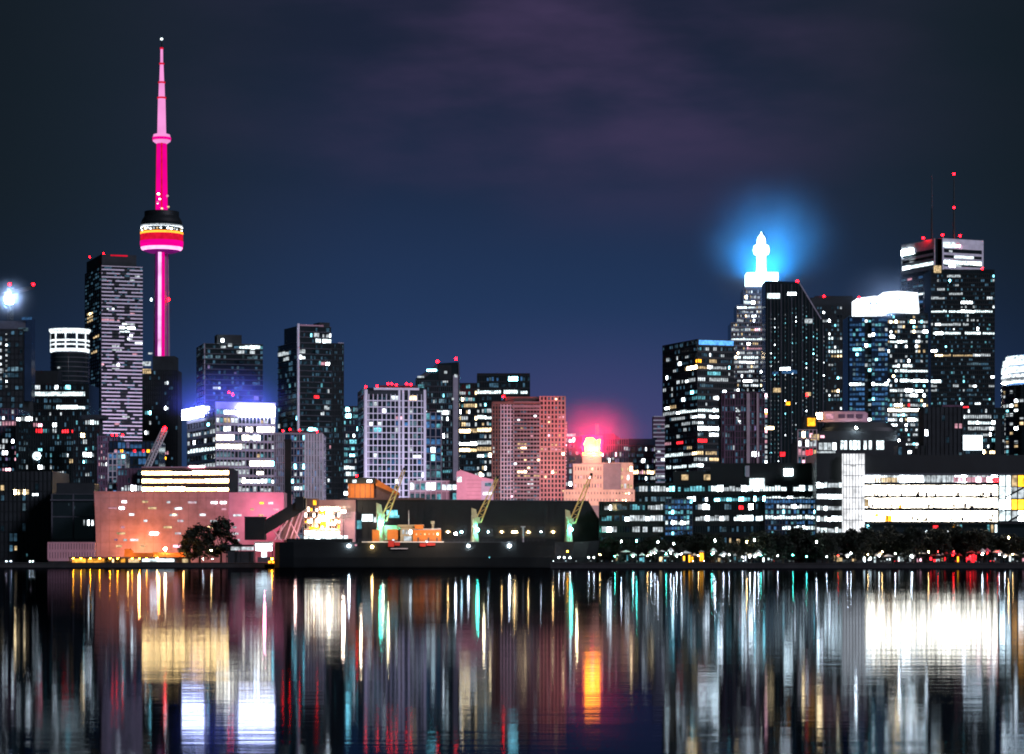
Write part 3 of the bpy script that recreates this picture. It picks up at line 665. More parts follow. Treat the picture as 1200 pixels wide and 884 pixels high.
    b.body('blue_glass'); b.face('R', fl=3., nc=12, slab=(.5, .25), pier=(.45, .3), fm='purple_brick', p=.16, mats='LLPW', run=1, rects=[(732, 521, 735, 524, 'W')])
    mb = MB(); mb.prism([(b.u(705), b.H), (b.u(728), b.H), (b.u(719), b.z(508)), (b.u(708), b.z(508))], 2, 18, 'purple_brick'); mb.build('roof', b.root); b.done()
    b = Bld('flat_block', 'dim blue-grey flat-roofed block with a darker top storey beside the white-striped slab', 'building', 736, 736, 768, 514.5, 1480)
    b.body('purple_brick'); b.face('R', z1=b.z(523), fl=3.2, nc=12, slab=(.5, .25), pier=(.4, .3), fm='dark_concrete', p=.06, mats='LDW', run=2,
        rects=[(750, 536, 756, 539, 'W'), (756, 542, 761, 544.5, 'W'), (742, 555, 778, 558, 'C', .9), (749, 551, 757, 553, 'P'), (757, 559, 770, 562, 'W', .6)])
    b.frame.box(0, b.wr, -.5, .3, b.z(522), b.H+.03, 'blue_glass'); b.done()
    # pink gable and white shed in front
    Y = 1060
    b = Bld('gabled_hall', 'pink-washed hall with a lopsided gable front below the coral condo', 'building', 535, 535, 578, 559, Y)
    U, zz = b.u, b.z
    b.core.prism([(U(535), -.5), (U(578), -.5), (U(578), zz(562)), (U(566), zz(559.5)), (U(540), zz(551)), (U(535), zz(553))], 0, 20, 'rose_wall')
    for k in range(6): b.frame.box(U(547), U(565), -.1, .1, zz(585-k*4.4), zz(584.6-k*4.4), 'salmon_precast')
    b.frame.box(U(564), U(578), -.12, .1, 0, zz(564), 'pale_concrete')
    b.win('R', 535.5, 559, 541, 565, 'S'); b.win('R', 568, 566, 576, 570, 'D', d=.3); b.win('R', 566, 577, 577, 580, 'W', d=.3); b.done(); 
    b = Bld('market_hall', 'low white glazed hall full of light in front of the sloping-roof tower', 'building', 480, 480, 536, 563.5, 1075)
    b.body('pale_concrete'); b.face('R', z0=b.z(588), fl=5, nc=9, slab=(.7, .25), pier=(.4, .3), fm='white_stone', p=.35, mats='WTD', run=3, seed=8, rects=[(502, 565, 535, 575, 'S', .7), (484, 575, 500, 582, 'D')]); b.done()
# ================================================================ the needle tower
def needle():
    Y = 2800
    t = thing('needle_tower', 'soaring needle tower with a round pod, glowing magenta, tallest thing on the skyline', 'tower', (wx(189.5, Y), Y, G))
    zz = lambda py: wz(py, Y) - G
    pxm = Y/F
    # shaft: hexagonal core with three tapering legs
    mb = MB(); mb.lathe([(8, -.5), (6.2, zz(296))], 'tower_concrete', 6, smooth=False); mb.build('shaft', t)
    for k in range(3):
        a = R(-90 + 120*k + 8); mb = MB()
        ca, sa = math.cos(a), math.sin(a)
        def T(r, w, z): return (ca*r - sa*w, sa*r + ca*w, z)
        vs = [T(3, -3, 0), T(12, -2.2, 0), T(12, 2.2, 0), T(3, 3, 0), T(3, -2.4, zz(296)), T(7.4, -1.5, zz(296)), T(7.4, 1.5, zz(296)), T(3, 2.4, zz(296))]
        mb.add(vs, [(0,3,2,1),(4,5,6,7),(0,1,5,4),(1,2,6,5),(2,3,7,6),(3,0,4,7)], 'tower_concrete'); mb.build('leg', t)
    def strip(nm, x0, x1, y, m, lab=None):
        # light strips climb the front of the shaft (taper with it)
        mb = MB(); f0, f1 = 1.1, .98
        vs = [(x0*f0, y*1.42, zz(520)), (x1*f0, y*1.42, zz(520)), (x1*f1, y, zz(296)), (x0*f1, y, zz(296))]
        vs2 = [(a, b+.8, c) for a, b, c in vs]
        mb.add(vs+vs2, [(0,1,2,3), (7,6,5,4), (0,4,5,1), (1,5,6,2), (2,6,7,3), (3,7,4,0)], m); o = mb.build(nm, t)
        if lab: o['label'] = lab
    strip('light_strip', -2.5, .9, -9.6, 'led_pink', 'bright pinkish white strip up the middle of the shaft')
    strip('light_strip', 1.3, 4.4, -9.2, 'magenta_glow', 'magenta strip beside the bright one')
    strip('light_strip', -5.2, -2.9, -9.2, 'led_purple'); strip('light_strip', 6.4, 7.6, -8.9, 'led_purple')
    # pod
    r = 25.2*pxm
    mb = MB(); mb.lathe([(6.5, zz(297)), (r*.62, zz(296.3)), (r*.86, zz(294.2))], 'led_purple', 40); mb.build('pod_underside', t)
    mb = MB(); mb.lathe([(r*.86, zz(294)), (r*.94, zz(292.4)), (r*.97, zz(290.4))], 'led_ring', 40); mb.build('radome', t)
    mb = MB(); mb.lathe([(r*.97, zz(290)), (r, zz(286.5)), (r, zz(283.2))], 'magenta_glow', 40); mb.build('radome_band', t)
    mb = MB(); mb.lathe([(r*.985, zz(283)), (r*.985, zz(275.2))], 'led_red', 40); mb.build('lower_deck', t)
    mb = MB(); mb.lathe([(r*.99, zz(274.8)), (r*.99, zz(272.6))], 'led_orange', 40); mb.build('observation_deck', t)
    mb = MB(); mb.lathe([(r*.93, zz(272.5)), (r*.93, zz(262))], 'dark_glass', 40); mb.build('middle_deck', t)
    mb = MB(); mb.lathe([(r*.97, zz(267.2)), (r*.97, zz(265))], 'W', 40); mb.build('restaurant_deck', t)
    for k in range(18):
        a = math.pi*(1.03+.94*k/17); mb = MB(); mb.ball((math.cos(a)*r*.95, math.sin(a)*r*.95, zz(270.2)), 1.15, 'W' if k % 4 else 'C', 6, 4)
        if k not in (3, 10, 15): mb.build('window', t)
    mb = MB(); mb.lathe([(r*.97, zz(262)), (r*.90, zz(258)), (r*.80, zz(254)), (r*.80, zz(248.5)), (r*.35, zz(247))], 'black_metal', 40); mb.build('pod_roof', t)
    # neck
    def seg(nm, y0, y1, r0, r1, m, n=6):
        mb = MB(); mb.lathe([(r0*pxm, zz(y0)), (r1*pxm, zz(y1))], m, n, smooth=n > 8); return mb.build(nm, t)
    seg('neck', 250, 168, 6.9, 5.7, 'magenta_glow', 12)  # neck emits by itself in place of floodlighting
    for k in range(3):
        a = R(-90+120*k+8); mb = MB(); p = lambda r_, z: (math.cos(a)*r_*pxm, math.sin(a)*r_*pxm, z)
        mb.tube(p(7.2, zz(250)), p(5.9, zz(168)), .9, 'led_red', n=5); mb.build('rib', t)
    for k, (px, py) in enumerate(((187, 229), (186, 239), (191, 246), (197.5, 231), (198.5, 244), (188.5, 235))):
        mb = MB(); mb.ball((px*pxm-189.5*pxm, -8.2, zz(py)), 1.3, 'P' if k % 2 else 'C', 6, 4); mb.build('work_light', t)
    mb = MB(); mb.lathe([(6.6*pxm, zz(168.5)), (10.2*pxm, zz(166)), (10.6*pxm, zz(162)), (9.6*pxm, zz(158)), (5*pxm, zz(156.5))], 'pale_glow', 24); mb.build('sky_pod', t)
    mb = MB(); mb.lathe([(10.9*pxm, zz(164.6)), (10.9*pxm, zz(161.4))], 'magenta_glow', 24); mb.build('sky_pod_window', t)
    seg('antenna_stage', 156.5, 116, 5.2, 4.4, 'pale_glow', 10); seg('antenna_stage', 114, 98, 3.8, 3.3, 'pale_glow', 10)  # antenna light is put into the material, no floodlights reach it
    seg('antenna_stage', 96, 76, 2.8, 2.1, 'pale_glow', 8); seg('antenna_stage', 74, 57, 1.7, 1.5, 'pale_glow', 8); seg('antenna_tip', 57, 46, .7, .4, 'black_metal', 6)
    for y, w in ((115, 5.2), (97, 4.1), (75, 2.9), (57, 2.)): seg('collar', y+1, y-1, w, w, 'led_red', 10)
    mb = MB(); mb.ball((0, 0, zz(46)), 1.5, 'S', 8, 5); mb.build('tip_lamp', t)
    for px, py, m in ((178.5, 352, 'S'), (198.5, 352, 'beacon_red')):
        mb = MB(); x = (px-189.5)*pxm; mb.tube((0, -8, zz(py)), (x, -8, zz(py)), .3, 'black_metal'); mb.ball((x, -8, zz(py)), 1.5, m, 8, 5); mb.build('beacon', t)

# ================================================================ the financial district
def east_towers():
    b = Bld('slab_block', 'narrow slab block of stacked white balcony stripes tucked beside the black sign-topped tower', 'building', 765.5, 765.5, 779, 488, 1560)
    b.body('purple_brick'); b.face('R', fl=2.45, nc=3, slab=(.75, .6), pier=(0, 0), fm='white_stone', p=.02, mats='W', run=1, rects=[(769, 535, 774, 539, 'W'), (764, 555, 776, 558, 'W')]); b.done()
    b = Bld('office_tower', 'black glass tower with a blue sign along its top edge and scattered bright floors', 'tower', 777, 817.5, 860, 397.5, 1650, 20)
    b.body('dark_glass')
    k = 4.9125; cv = lambda r, m, ch=.95: (660+r[0]/k, 380+r[2]/k, 660+r[1]/k, 380+r[3]/k, m, ch)
    rects = [cv(q, m) for q, m in (((705,830,235,255),'C'),((835,930,238,250),'W'),((835,905,265,280),'T'),((655,685,320,340),'W'),((705,765,315,335),'W'),((780,820,315,330),'W'),((838,950,315,335),'W'),((735,775,368,382),'T'),
        ((745,830,425,440),'T'),((870,915,425,440),'W'),((600,650,460,478),'C'),((580,720,485,505),'S'),((725,890,478,495),'S'),((580,660,515,535),'W'),((630,700,540,555),'W'),((735,820,535,550),'W'),((845,905,530,550),'W'),
        ((585,615,570,585),'W'),((685,800,565,580),'W'),((780,895,585,600),'S'),((580,620,675,695),'P'),((660,690,655,675),'R'),((780,830,660,680),'R'),((845,895,640,655),'W'),((715,880,715,735),'C'),((580,690,755,775),'S'),((700,830,750,770),'W'),((600,820,800,820),'S'),((840,900,770,790),'C'),
        ((765,800,205,218),'A'),((840,885,210,225),'C'))]
    rects += conv([(605,188),(658,190),(715,170),(670,222),(640,262),(585,372),(628,365),(628,415),(848,168),(918,185),(830,145),(874,135),(690,440),(705,600),(665,640),(930,385)], 660, 380, k, 'W', 1., 1.)
    b.face('R', fl=3.8, nc=14, slab=(1.1, .25), pier=(.35, .28), fm='black_metal', p=.03, mats='WTD', rects=rects, run=8)
    b.face('L', fl=3.8, nc=20, slab=(1.1, .25), pier=(.7, .28), fm='black_metal', p=.03, mats='WTD', rects=rects, run=8)
    mb = MB(); mb.box(.8, b.wr-.5, -.6, -.1, b.z(404), b.z(398.6), 'sign_blue'); mb.build('roof_sign', b.root); b.done()

    # stepped granite tower with the white spire
    Y = 2100
    b = Bld('spired_tower', 'stepped granite tower crowned with a dazzling white spire in a blue halo', 'tower', 856, 856, 914, 378, Y)
    U, zz = b.u, b.z; D = 34
    steps = [(857, 914, None, 378, 0), (864, 914, 378, 357, 2.5), (872, 914, 357, 338, 4)]
    rr = [(864, 358, 884, 364, 'S', .95), (876, 368, 886, 372, 'W'), (861, 382, 870, 385, 'W'), (882, 385, 892, 389, 'P'), (858, 396, 900, 400, 'S', .96), (876, 408, 898, 411, 'P', .9), (858, 415, 888, 420, 'S', .9), (890, 363, 898, 369, 'W'), (876, 424, 886, 428, 'W'), (869, 432, 880, 436, 'W'), (852, 438, 860, 443, 'W'), (858, 454, 866, 460, 'W'), (871, 445, 887, 452, 'W', .8)]
    for a, c, y0, y1, o in steps:
        z0 = -.5 if y0 is None else zz(y0)
        b.core.box(U(a), U(c), o, D, z0, zz(y1), 'dark_glass')
        b.face('R', u0=U(a), u1=U(900), z0=max(0, z0), z1=zz(y1), fl=3.7, nc=14, slab=(1.1, .4), pier=(.5, .45), fm='grey_concrete', p=.46, mats='WWWDC', rects=rr, run=6, off=o)
        b.face('R', u0=U(900), u1=U(914), z0=max(0, z0), z1=zz(y1), fl=3.7, nc=5, slab=(.4, .25), pier=(.5, .35), fm='blue_glass', p=.06, mats='DB', run=3, off=o, rects=[(899, 345, 914, 350, 'S', 1)])
    b.core.box(U(874), U(912), 6, D-4, zz(338), zz(335), 'grey_concrete')
    def lit(nm, a, c, y0, y1, d0, d1):
        mb = MB(); mb.box(U(a), U(c), d0, d1, zz(y1), zz(y0), 'spire_white'); return mb.build(nm, b.root)
    lit('crown_block', 876.5, 896.5, 318.5, 335.2, 7, 26); lit('crown_block', 897, 913, 318, 327.5, 8, 26)
    b.extra('crown_wing', 'blue_glass', U(897), U(938), 9, 28, zz(338), zz(328.5))
    mb = MB(); cx = U(894.3); pm = Y/F
    cy = 16
    mb.lathe([(6.4*pm, zz(318.5)), (5.6*pm, zz(312)), (5.4*pm, zz(297))], 'spire_white', 12, (cx, cy)); mb.build('spire_shaft', b.root)
    mb = MB(); mb.lathe([(5.4*pm, zz(297)), (8.6*pm, zz(295.5)), (9.8*pm, zz(291)), (8.6*pm, zz(285.5)), (5.2*pm, zz(284))], 'spire_white', 24, (cx, cy)); mb.build('spire_ring', b.root)
    mb = MB(); mb.lathe([(5.2*pm, zz(284)), (4.8*pm, zz(277)), (2.6*pm, zz(273.5)), (1.0*pm, zz(272)), (.5*pm, zz(269))], 'spire_white', 12, (cx, cy)); mb.build('spire_tip', b.root)
    b.done()
    # sloped-shoulder dark tower
    Y = 1950
    b = Bld('dark_tower', 'black ribbed tower with slanted shoulder and columns of tiny lit windows below the spire', 'tower', 897, 897, 968, 328, Y)
    U, zz = b.u, b.z
    b.core.prism([(U(897), -.5), (U(968), -.5), (U(968), zz(388)), (U(963), zz(374)), (U(937), zz(331)), (U(897), zz(329))], 0, 30, 'dark_glass')
    b.frame.prism([(U(937), zz(331)), (U(963), zz(374)), (U(963)-.9, zz(374)), (U(937)-.9, zz(331))], -.4, 30.2, 'pale_concrete')
    for j in range(17):
        px = 899 + j*4.1; top = 331 if px < 937 else 331+(px-937)*1.68
        if px > 962: top = 378
        b.frame.box(U(px)-.35, U(px)+.35, -.55, 0, 0, zz(top+2), 'slate_concrete' if j % 3 == 1 else 'dark_concrete')
    dots = [903.2, 907.4, 911.6, 919.8, 928, 932.2, 940.4, 944.6, 952.8, 957, 965]
    rr = random.Random(9)
    for px in dots:
        top = 350 if px < 937 else 341+(px-937)*1.68
        den = rr.choice((.85, .75, .6, .9))
        y = top+ (18 if px < 925 else 6)
        while y < 540:
            if rr.random() < den: b.win('R', px-.75, y, px+.75, y+1.7, rr.choice('WDDT'), d=.2)
            y += 5.05
    for a in ((899, 344, 914, 350, 'S'), (923, 343, 933, 346, 'W'), (943, 374, 952, 379, 'W'), (906, 455, 915, 460, 'C'), (921, 471, 926, 475, 'A'), (944, 460, 950, 464, 'C'), (914, 431, 926, 434, 'W'), (896, 461, 899, 468, 'W'), (893.5, 481, 899, 486.5, 'A'), (893, 500, 907, 503.5, 'C'), (914, 530, 920, 535, 'R'), (905, 436, 912, 439, 'B'), (916, 434, 934, 438, 'B'), (944, 461, 947, 465, 'R')): b.win('R', *a[:5], d=.6)
    for k in range(14): b.win('R', 894.5, 462+k*6, 899, 465.5+k*6, rr.choice('WPDW'), d=.62)
    b.beacon(934.5, 330, zz(331), y=1, r=1.7); b.done()
    b = Bld('dark_tower', 'broad flat-topped black tower half hidden behind the slanted-shoulder tower, one red roof lamp', 'tower', 950, 950, 1004, 349, 2300)
    b.body('dark_concrete'); b.face('R', z1=b.z(358), fl=3.8, nc=16, slab=(.9, .3), pier=(1., .4), fm='black_metal', p=.13, mats='WDDT', run=2,
        rects=[(963, 362, 966, 365, 'W'), (964, 376, 973, 379, 'W'), (971, 396, 981, 400, 'S'), (984, 396, 989, 400, 'W'), (974, 412, 992, 415, 'S'), (975, 416.5, 994, 420, 'C', 1), (976, 456, 995, 460, 'C'), (978, 461, 992, 464, 'W'), (985, 441, 990, 444, 'W'), (972, 427, 975, 430, 'W')])
    b.extra('roof_house', 'black_metal', b.u(956), b.u(1000), 4, 30, b.H, b.z(346.5)); b.beacon(966, 347.5, b.z(349), r=1.7); b.done()

    # blue-bayed tower with the blazing crown
    Y = 2000
    b = Bld('office_tower', 'blue-lit bay-fronted tower under a blazing white two-part crown', 'tower', 993, 993, 1088, 368, Y)
    U, zz = b.u, b.z
    b.core.box(U(994), U(1040), 0, 32, -.5, zz(371), 'dark_glass'); b.core.box(U(1040)+.05, U(1088), 2, 34, -.5, zz(366.5), 'dark_glass')
    for (a, c, n) in ((995, 1013, 5), (1021, 1040, 5)):
        b.core.box(U(a), U(c), -2.2, .1, 0, zz(372), 'blue_glass')
        b.face('R', u0=U(a), u1=U(c), z1=zz(372), fl=3.7, nc=n, slab=(.9, .3), pier=(.25, .35), fm='blue_glass', p=.62, mats='BBBBBTD', run=3, off=-2.2, rects=[(994, 446, 1042, 451, 'S', 1), (1000, 408, 1012, 412, 'T'), (1022, 375, 1030, 384, 'T', .8), (1036, 382, 1041, 387, 'W'), (1020, 392, 1024, 397, 'W'), (1030, 408, 1036, 411, 'W')])
    b.face('R', u0=U(1013), u1=U(1021), z1=zz(373), fl=3.7, nc=2, slab=(.9, .3), pier=(.3, .35), fm='black_metal', p=.22, mats='WTD', run=1)
    b.face('R', u0=U(1040), z1=zz(368), fl=3.7, nc=12, slab=(.9, .3), pier=(.3, .35), fm='dark_concrete', p=.26, mats='WWWTC', run=3, off=2,
        rects=[(1040, 397, 1062, 402, 'S'), (1076, 386, 1086, 391, 'W'), (1046, 427, 1070, 431, 'S'), (1050, 432, 1088, 438, 'S', .98), (1054, 446, 1088, 449, 'S', .9), (1044, 457, 1082, 461, 'W', .9), (1060, 463, 1076, 466, 'W'), (1060, 470, 1066, 474, 'R'), (1028, 480, 1084, 486, 'H', .98), (1065, 487, 1082, 495, 'S', .9), (1025, 488, 1056, 492, 'W', .8), (1042, 497, 1050, 503, 'W'), (1060, 497, 1072, 501, 'W')])
    mb = MB(); mb.prism([(U(1004), zz(371)), (U(1032.8), zz(367.5)), (U(1032.8), zz(347.5)), (U(1024), zz(347)), (U(1004), zz(350))], -1, 28, 'crown_slab'); mb.build('crown_block', b.root)
    mb = MB(); mb.prism([(U(1034.5), zz(366.3)), (U(1077), zz(367.4)), (U(1075), zz(343.5)), (U(1052), zz(341.4)), (U(1034.5), zz(343))], -2, 30, 'crown_slab'); mb.build('crown_block', b.root)
    for px in range(1008, 1076, 6):
        mb = MB(); y = -1.25 if px < 1034 else -2.25; mb.box(U(px), U(px+.8), y, y+.22, zz(365.5), zz(348.5), 'grey_concrete'); mb.build('crown_joint', b.root)
    for px, py in ((1020, 356), (1027, 356.2), (1047, 352), (1054, 351.6)):
        mb = MB(); y = -1.3 if px < 1034 else -2.3; mb.box(U(px-1.2), U(px+1.2), y, y+.3, zz(py+.9), zz(py-.9), 'dark_concrete'); mb.build('crown_vent', b.root)
    b.beacon(1006.5, 349.5, zz(352), y=-1.5, r=1.8); b.done()

    # white marble bank tower
    Y = 2490
    b = Bld('bank_tower', 'tall bank tower, pale marble top with dark corner notch and twin antenna masts', 'tower', 1056.5, 1099, 1152, 279, Y, 24)
    b.body('dark_glass', x0=3.5, y0=3.5); b.core.box(0.2, b.wr, 4.5, b.wl, -.5, b.H, 'dark_glass'); b.core.box(4.5, b.wr*.99, .2, b.wl*.99, -.5, b.H-.1, 'dark_glass')
    zz = b.z
    m = 'white_stone'
    T = lambda u, d, z: (u, -d, z); TL = lambda u, d, z: (-d, u, z)
    for t_, w in ((T, b.wr), (TL, b.wl)):
        for y0, y1 in ((279.2, 291), (295.5, 298.5), (302, 304), (311.5, 315)):
            b.frame.box(4.6, w, 0, .6, zz(y1), zz(y0), m, t_)
        for a, c in ((4.6, 6.2), (w-1.8, w)): b.frame.box(a, c, 0, .75, zz(316), zz(279), m, t_)
    b.win('R', 1106, 304.5, 1150, 309, 'S', n=4, d=.3); b.win('R', 1118, 298.6, 1141, 301.6, 'S', n=3, d=.3); b.win('R', 1112, 309.3, 1126, 312, 'W', n=2, d=.7); b.win('R', 1112, 292.5, 1116, 295, 'W', d=.3)
    b.win('L', 1058, 305.5, 1095, 309.5, 'S', n=4, d=.3); b.win('L', 1066, 296, 1072, 299, 'W', d=.3); b.win('L', 1066, 301, 1071, 304, 'W', d=.3)
    b.face('L', u0=4.6, z1=zz(319), fl=3.9, nc=6, slab=(1., .4), pier=(.8, .6), fm='pale_concrete', p=.12, mats='BBW', run=2, rects=[(1061, 314, 1070, 323, 'P', 1), (1076, 320, 1092, 324, 'B', .9), (1076, 343, 1086, 348, 'S', 1)])
    b.face('R', u0=4.6, z1=zz(319), fl=3.9, nc=10, slab=(1., .4), pier=(.8, .6), fm='dark_concrete', p=.1, mats='WD', run=2, rects=[(1094, 311, 1103, 320, 'C', 1)])
    mb = MB(); mb.box(b.u(1105), b.u(1119), -1.3, -.7, zz(289.5), zz(283.5), 'S'); mb.build('roof_sign', b.root)
    mb = MB(); mb.ball((b.u(1122), -.9, zz(286.3)), 2.4, 'P', 12, 6, 1.); mb.build('sign_roundel', b.root)
    mb = MB(); mb.box(-1.3, -.7, b.v(1071), b.v(1057.5), zz(292), zz(286), 'S'); mb.build('roof_sign', b.root)
    for px, y0, lab, r in ((1092, 205, 'pale-tipped antenna mast', .55), (1118, 203, 'dark antenna mast with red lamps', .6)):
        lx, ly, _ = b.local((wx(px, Y+20), Y+20, 0)); h0, h1 = b.H-1, wz(y0, Y+20)-G
        mb = MB(); mb.tube((lx, ly, h0), (lx, ly, h0+(h1-h0)*.5), r*1.9, 'black_metal', r*1.3); mb.tube((lx, ly, h0+(h1-h0)*.5), (lx, ly, h1), r*1.3, 'black_metal' if px > 1100 else 'slate_concrete', r*.8)
        o = mb.build('antenna_mast', b.root); o['label'] = lab
        if px > 1100:
            for py in (204, 243.5):
                mb = MB(); mb.ball((lx, ly, wz(py, Y+20)-G), 1.1, 'beacon_red', 8, 5); mb.build('beacon', b.root)
    for px, py in ((1082, 279), (1104.5, 275.5), (1125, 276.5)):
        lx, ly, _ = b.local((wx(px, Y+14), Y+14, 0)); z = wz(py, Y+14)-G
        mb = MB(); mb.tube((lx, ly, b.H-1), (lx, ly, z), .25, 'black_metal'); mb.ball((lx, ly, z), 1.1, 'beacon_red', 8, 5); mb.build('beacon', b.root)
    b.done()
    b = Bld('office_tower', 'broad black tower with thin white window rows before the pale marble bank tower', 'tower', 1091, 1091, 1165.5, 316, 2380)
    b.body('dark_glass'); q = lambda a, c, e, f, m, ch=.95: (980+a/4.209, 190+e/4.209, 980+c/4.209, 190+f/4.209, m, ch)
    z = lambda a, c, e, f, m, ch=.95: (980+a/4.909, 380+e/4.909, 980+c/4.909, 380+f/4.909, m, ch)
    b.face('R', z1=b.z(321), fl=3.9, nc=24, slab=(1.1, .4), pier=(.4, .45), fm='black_metal', p=.05, mats='WDT', run=6,
        rects=[q(545,612,555,568,'W'), q(500,530,620,640,'W'), q(585,605,608,620,'W'), q(470,530,672,685,'W',.8), q(555,618,652,665,'W'), q(620,670,680,692,'W'), q(620,640,705,715,'W'), q(740,755,660,672,'W'), q(470,770,738,752,'S',.92), q(630,700,775,788,'W',.7), q(475,615,790,800,'W',.85), q(480,615,830,845,'S',.85), q(640,780,845,858,'S',.9),
               z(560,640,40,55,'W'), z(755,905,50,68,'S',.9), z(575,890,175,195,'C',.97), z(535,580,150,165,'W'), z(790,890,158,172,'W',.9), z(740,830,215,228,'D'), z(670,700,340,360,'W'), z(770,800,345,360,'W'), z(885,915,345,365,'W'), z(890,910,295,310,'W'), z(545,600,310,325,'S'), z(550,580,340,380,'W',.9), z(690,760,468,475,'R'), z(800,830,455,470,'W'), z(840,870,432,442,'D'), z(735,900,508,520,'W',.7), z(755,920,568,580,'S',.85), z(745,920,595,605,'W',.85)])
    b.beacon(1151.5, 315, b.H-.5, y=1, r=1.8); b.win('R', 1094, 311.5, 1103, 320, 'C', d=.6); b.done()
    # right edge
    Y = 1700
    r = wx(1232, Y)-wx(1183, Y)
    t = thing('round_tower', 'rounded tower with a sloping bright white crown cut by the frame edge', 'tower', (wx(1232, Y), Y+r, G))
    zz = lambda py: wz(py, Y) - G
    mb = MB(); mb.lathe([(r, -.5), (r, zz(450))], 'dark_glass', 40); mb.build('wall', t)
    mb = MB()
    for k in range(40):
        z_ = zz(452)-3.6*k
        if z_ > 4: mb.lathe([(r+.3, z_-.4), (r+.3, z_+.4)], 'dark_concrete', 40)
    mb.build('cladding', t)
    for a, c, f in ((446, 443, 1.), (441, 437, 1.), (434.5, 428, 1.), (426, 420, .97), (419, 415, .9)):
        mb = MB(); mb.lathe([(r*f, zz(a)), (r*f*.985, zz(c))], 'S' if a < 440 else 'W', 40); mb.build('light_band', t)
    mb = MB(); mb.lathe([(r*.9, zz(450)), (r*.84, zz(414))], 'blue_glass', 40); mb.build('crown_wall', t)
    rr = random.Random(21)
    for k in range(16):
        for j in range(9):
            if rr.random() < (.62 if j < 3 else .42):
                a = math.pi*(1.07 + .05*j); y = 458+k*5.4
                p = Vector((math.cos(a)*(r+.15), math.sin(a)*(r+.15), zz(y))); mb = MB(); mb.box(-1.3, 1.3, -.05, .05, -.9, .9, rr.choice('WWTC'))
                o = mb.build('window', t); o.location = p; o.rotation_euler = (0, 0, a+math.pi/2)
    b = Bld('office_block', 'dark mid-rise with a brilliant blue-white billboard on its front and a red lamp above', 'building', 1129, 1129, 1177, 478, 1560)
    b.body('dark_glass'); b.face('R', fl=3.4, nc=14, slab=(.9, .3), pier=(.4, .3), fm='dark_concrete', p=.10, mats='WTD', run=6,
        rects=[(1130, 484, 1145, 487, 'W'), (1152, 484, 1160, 487, 'W'), (1130, 489, 1135, 492, 'W'), (1145, 489, 1150, 493, 'W'), (1135, 495, 1168, 499, 'S', .9), (1132, 501, 1168, 504, 'W', .9), (1152, 510, 1160, 514, 'W', .8), (1150, 525, 1168, 531, 'C', .8), (1163, 516, 1170, 521, 'T')])
    mb = MB(); mb.box(b.u(1127.5), b.u(1150.5), -1.2, -.6, b.z(527.5), b.z(510.5), 'billboard'); mb.build('billboard', b.root)
    b.extra('lift_shaft', 'black_metal', b.u(1165.5), b.u(1172), -2.5, -.7, 0, b.z(492)); b.beacon(1170, 482, b.H, y=1, r=1.5); b.done()
    b = Bld('dark_tower', 'unlit black ribbed block standing just left of the billboard mid-rise', 'building', 1083, 1083, 1128, 477, 1480)
    b.body('dark_concrete'); b.face('R', fl=4, nc=9, slab=(.3, .2), pier=(.7, .45), fm='black_metal', p=.008, mats='DW', run=1, pm='dark_concrete', dim=.05, rects=[(1121, 499, 1124, 502, 'P', 1)])
    b.extra('parapet', 'purple_brick', b.u(1104), b.u(1130), -.4, .4, b.H+.02, b.H+1); b.done()
    b = Bld('dark_tower', 'black block with pink vertical light strips and a white vertical sign below the spired tower', 'building', 846, 846, 896, 460, 1420)
    b.body('dark_concrete'); b.face('R', fl=3.4, nc=12, slab=(.4, .25), pier=(.5, .3), fm='purple_brick', p=.02, mats='LDW', run=1, rects=[(858, 466, 862, 468, 'W'), (844, 505, 853, 508, 'D'), (881, 528, 889, 531, 'W', 1), (859, 522, 862, 527, 'W', 1)])
    for a, c, m_ in ((874.8, 878.6, 'lit_concrete'), (886.6, 888.8, 'lit_concrete'), (848, 850, 'purple_brick'), (860.5, 862, 'purple_brick')): b.extra('light_strip', m_, b.u(a), b.u(c), -.9, -.3, 0, b.z(461))
    rr = random.Random(6); mb = MB()
    for k in range(22):
        x = 859.5+rr.random()*8.5; y = 478+rr.random()*18
        if rr.random() < .75: mb.box(b.u(x), b.u(x+1.8), -.6, -.45, b.z(y+1.4), b.z(y), 'W')
    mb.build('wall_sign', b.root); b.done()
    # stadium-roofed mid-rise
    b = Bld('round_roofed_building', 'mid-rise with curved pink roof band over a dark drum and white lit panels', 'building', 935, 935, 1062, 517, 1250)
    U, zz = b.u, b.z
    b.body('dark_concrete', y1=30); b.core.box(U(955), U(1052), 3, 28, b.H, zz(505), 'dark_concrete')
    b.face('R', z0=zz(545), z1=zz(503.5), u1=U(957), nf=4, nc=5, slab=(.5, .25), pier=(.4, .3), fm='lit_concrete', p=.5, mats='WPDC', run=1, rects=[(938, 520, 957, 526, 'W', .9), (938, 531, 944, 535, 'P'), (944, 531, 950, 535, 'R', 1)])
    for px in (959.5, 965, 970, 975.5): b.win('R', px, 519, px+4.6, 527.5, 'W')
    for px in (985, 989, 995.5, 1000, 1004.5, 1012, 1018, 1027): b.win('R', px, 516.5, px+(3.6 if px < 1020 else 9), 527, 'S')
    b.win('R', 957, 529, 979, 531.5, 'W')
    cx = (U(963)+U(1056))/2; rx = (U(1056)-U(963))/2
    mb = MB(); mb.lathe([(rx*1.0, zz(517)), (rx, zz(506)), (rx*.94, zz(500)), (rx*.8, zz(494))], 'black_metal', 40, (cx, 12), .3); mb.build('drum', b.root)
    mb = MB(); mb.lathe([(rx*1.02, zz(512)), (rx*1.02, zz(509))], 'slate_concrete', 40, (cx, 12), .3); mb.build('drum_rim', b.root)
    mb = MB()
    cx2 = (U(962)+U(1021))/2; r2 = (U(1021)-U(962))/2
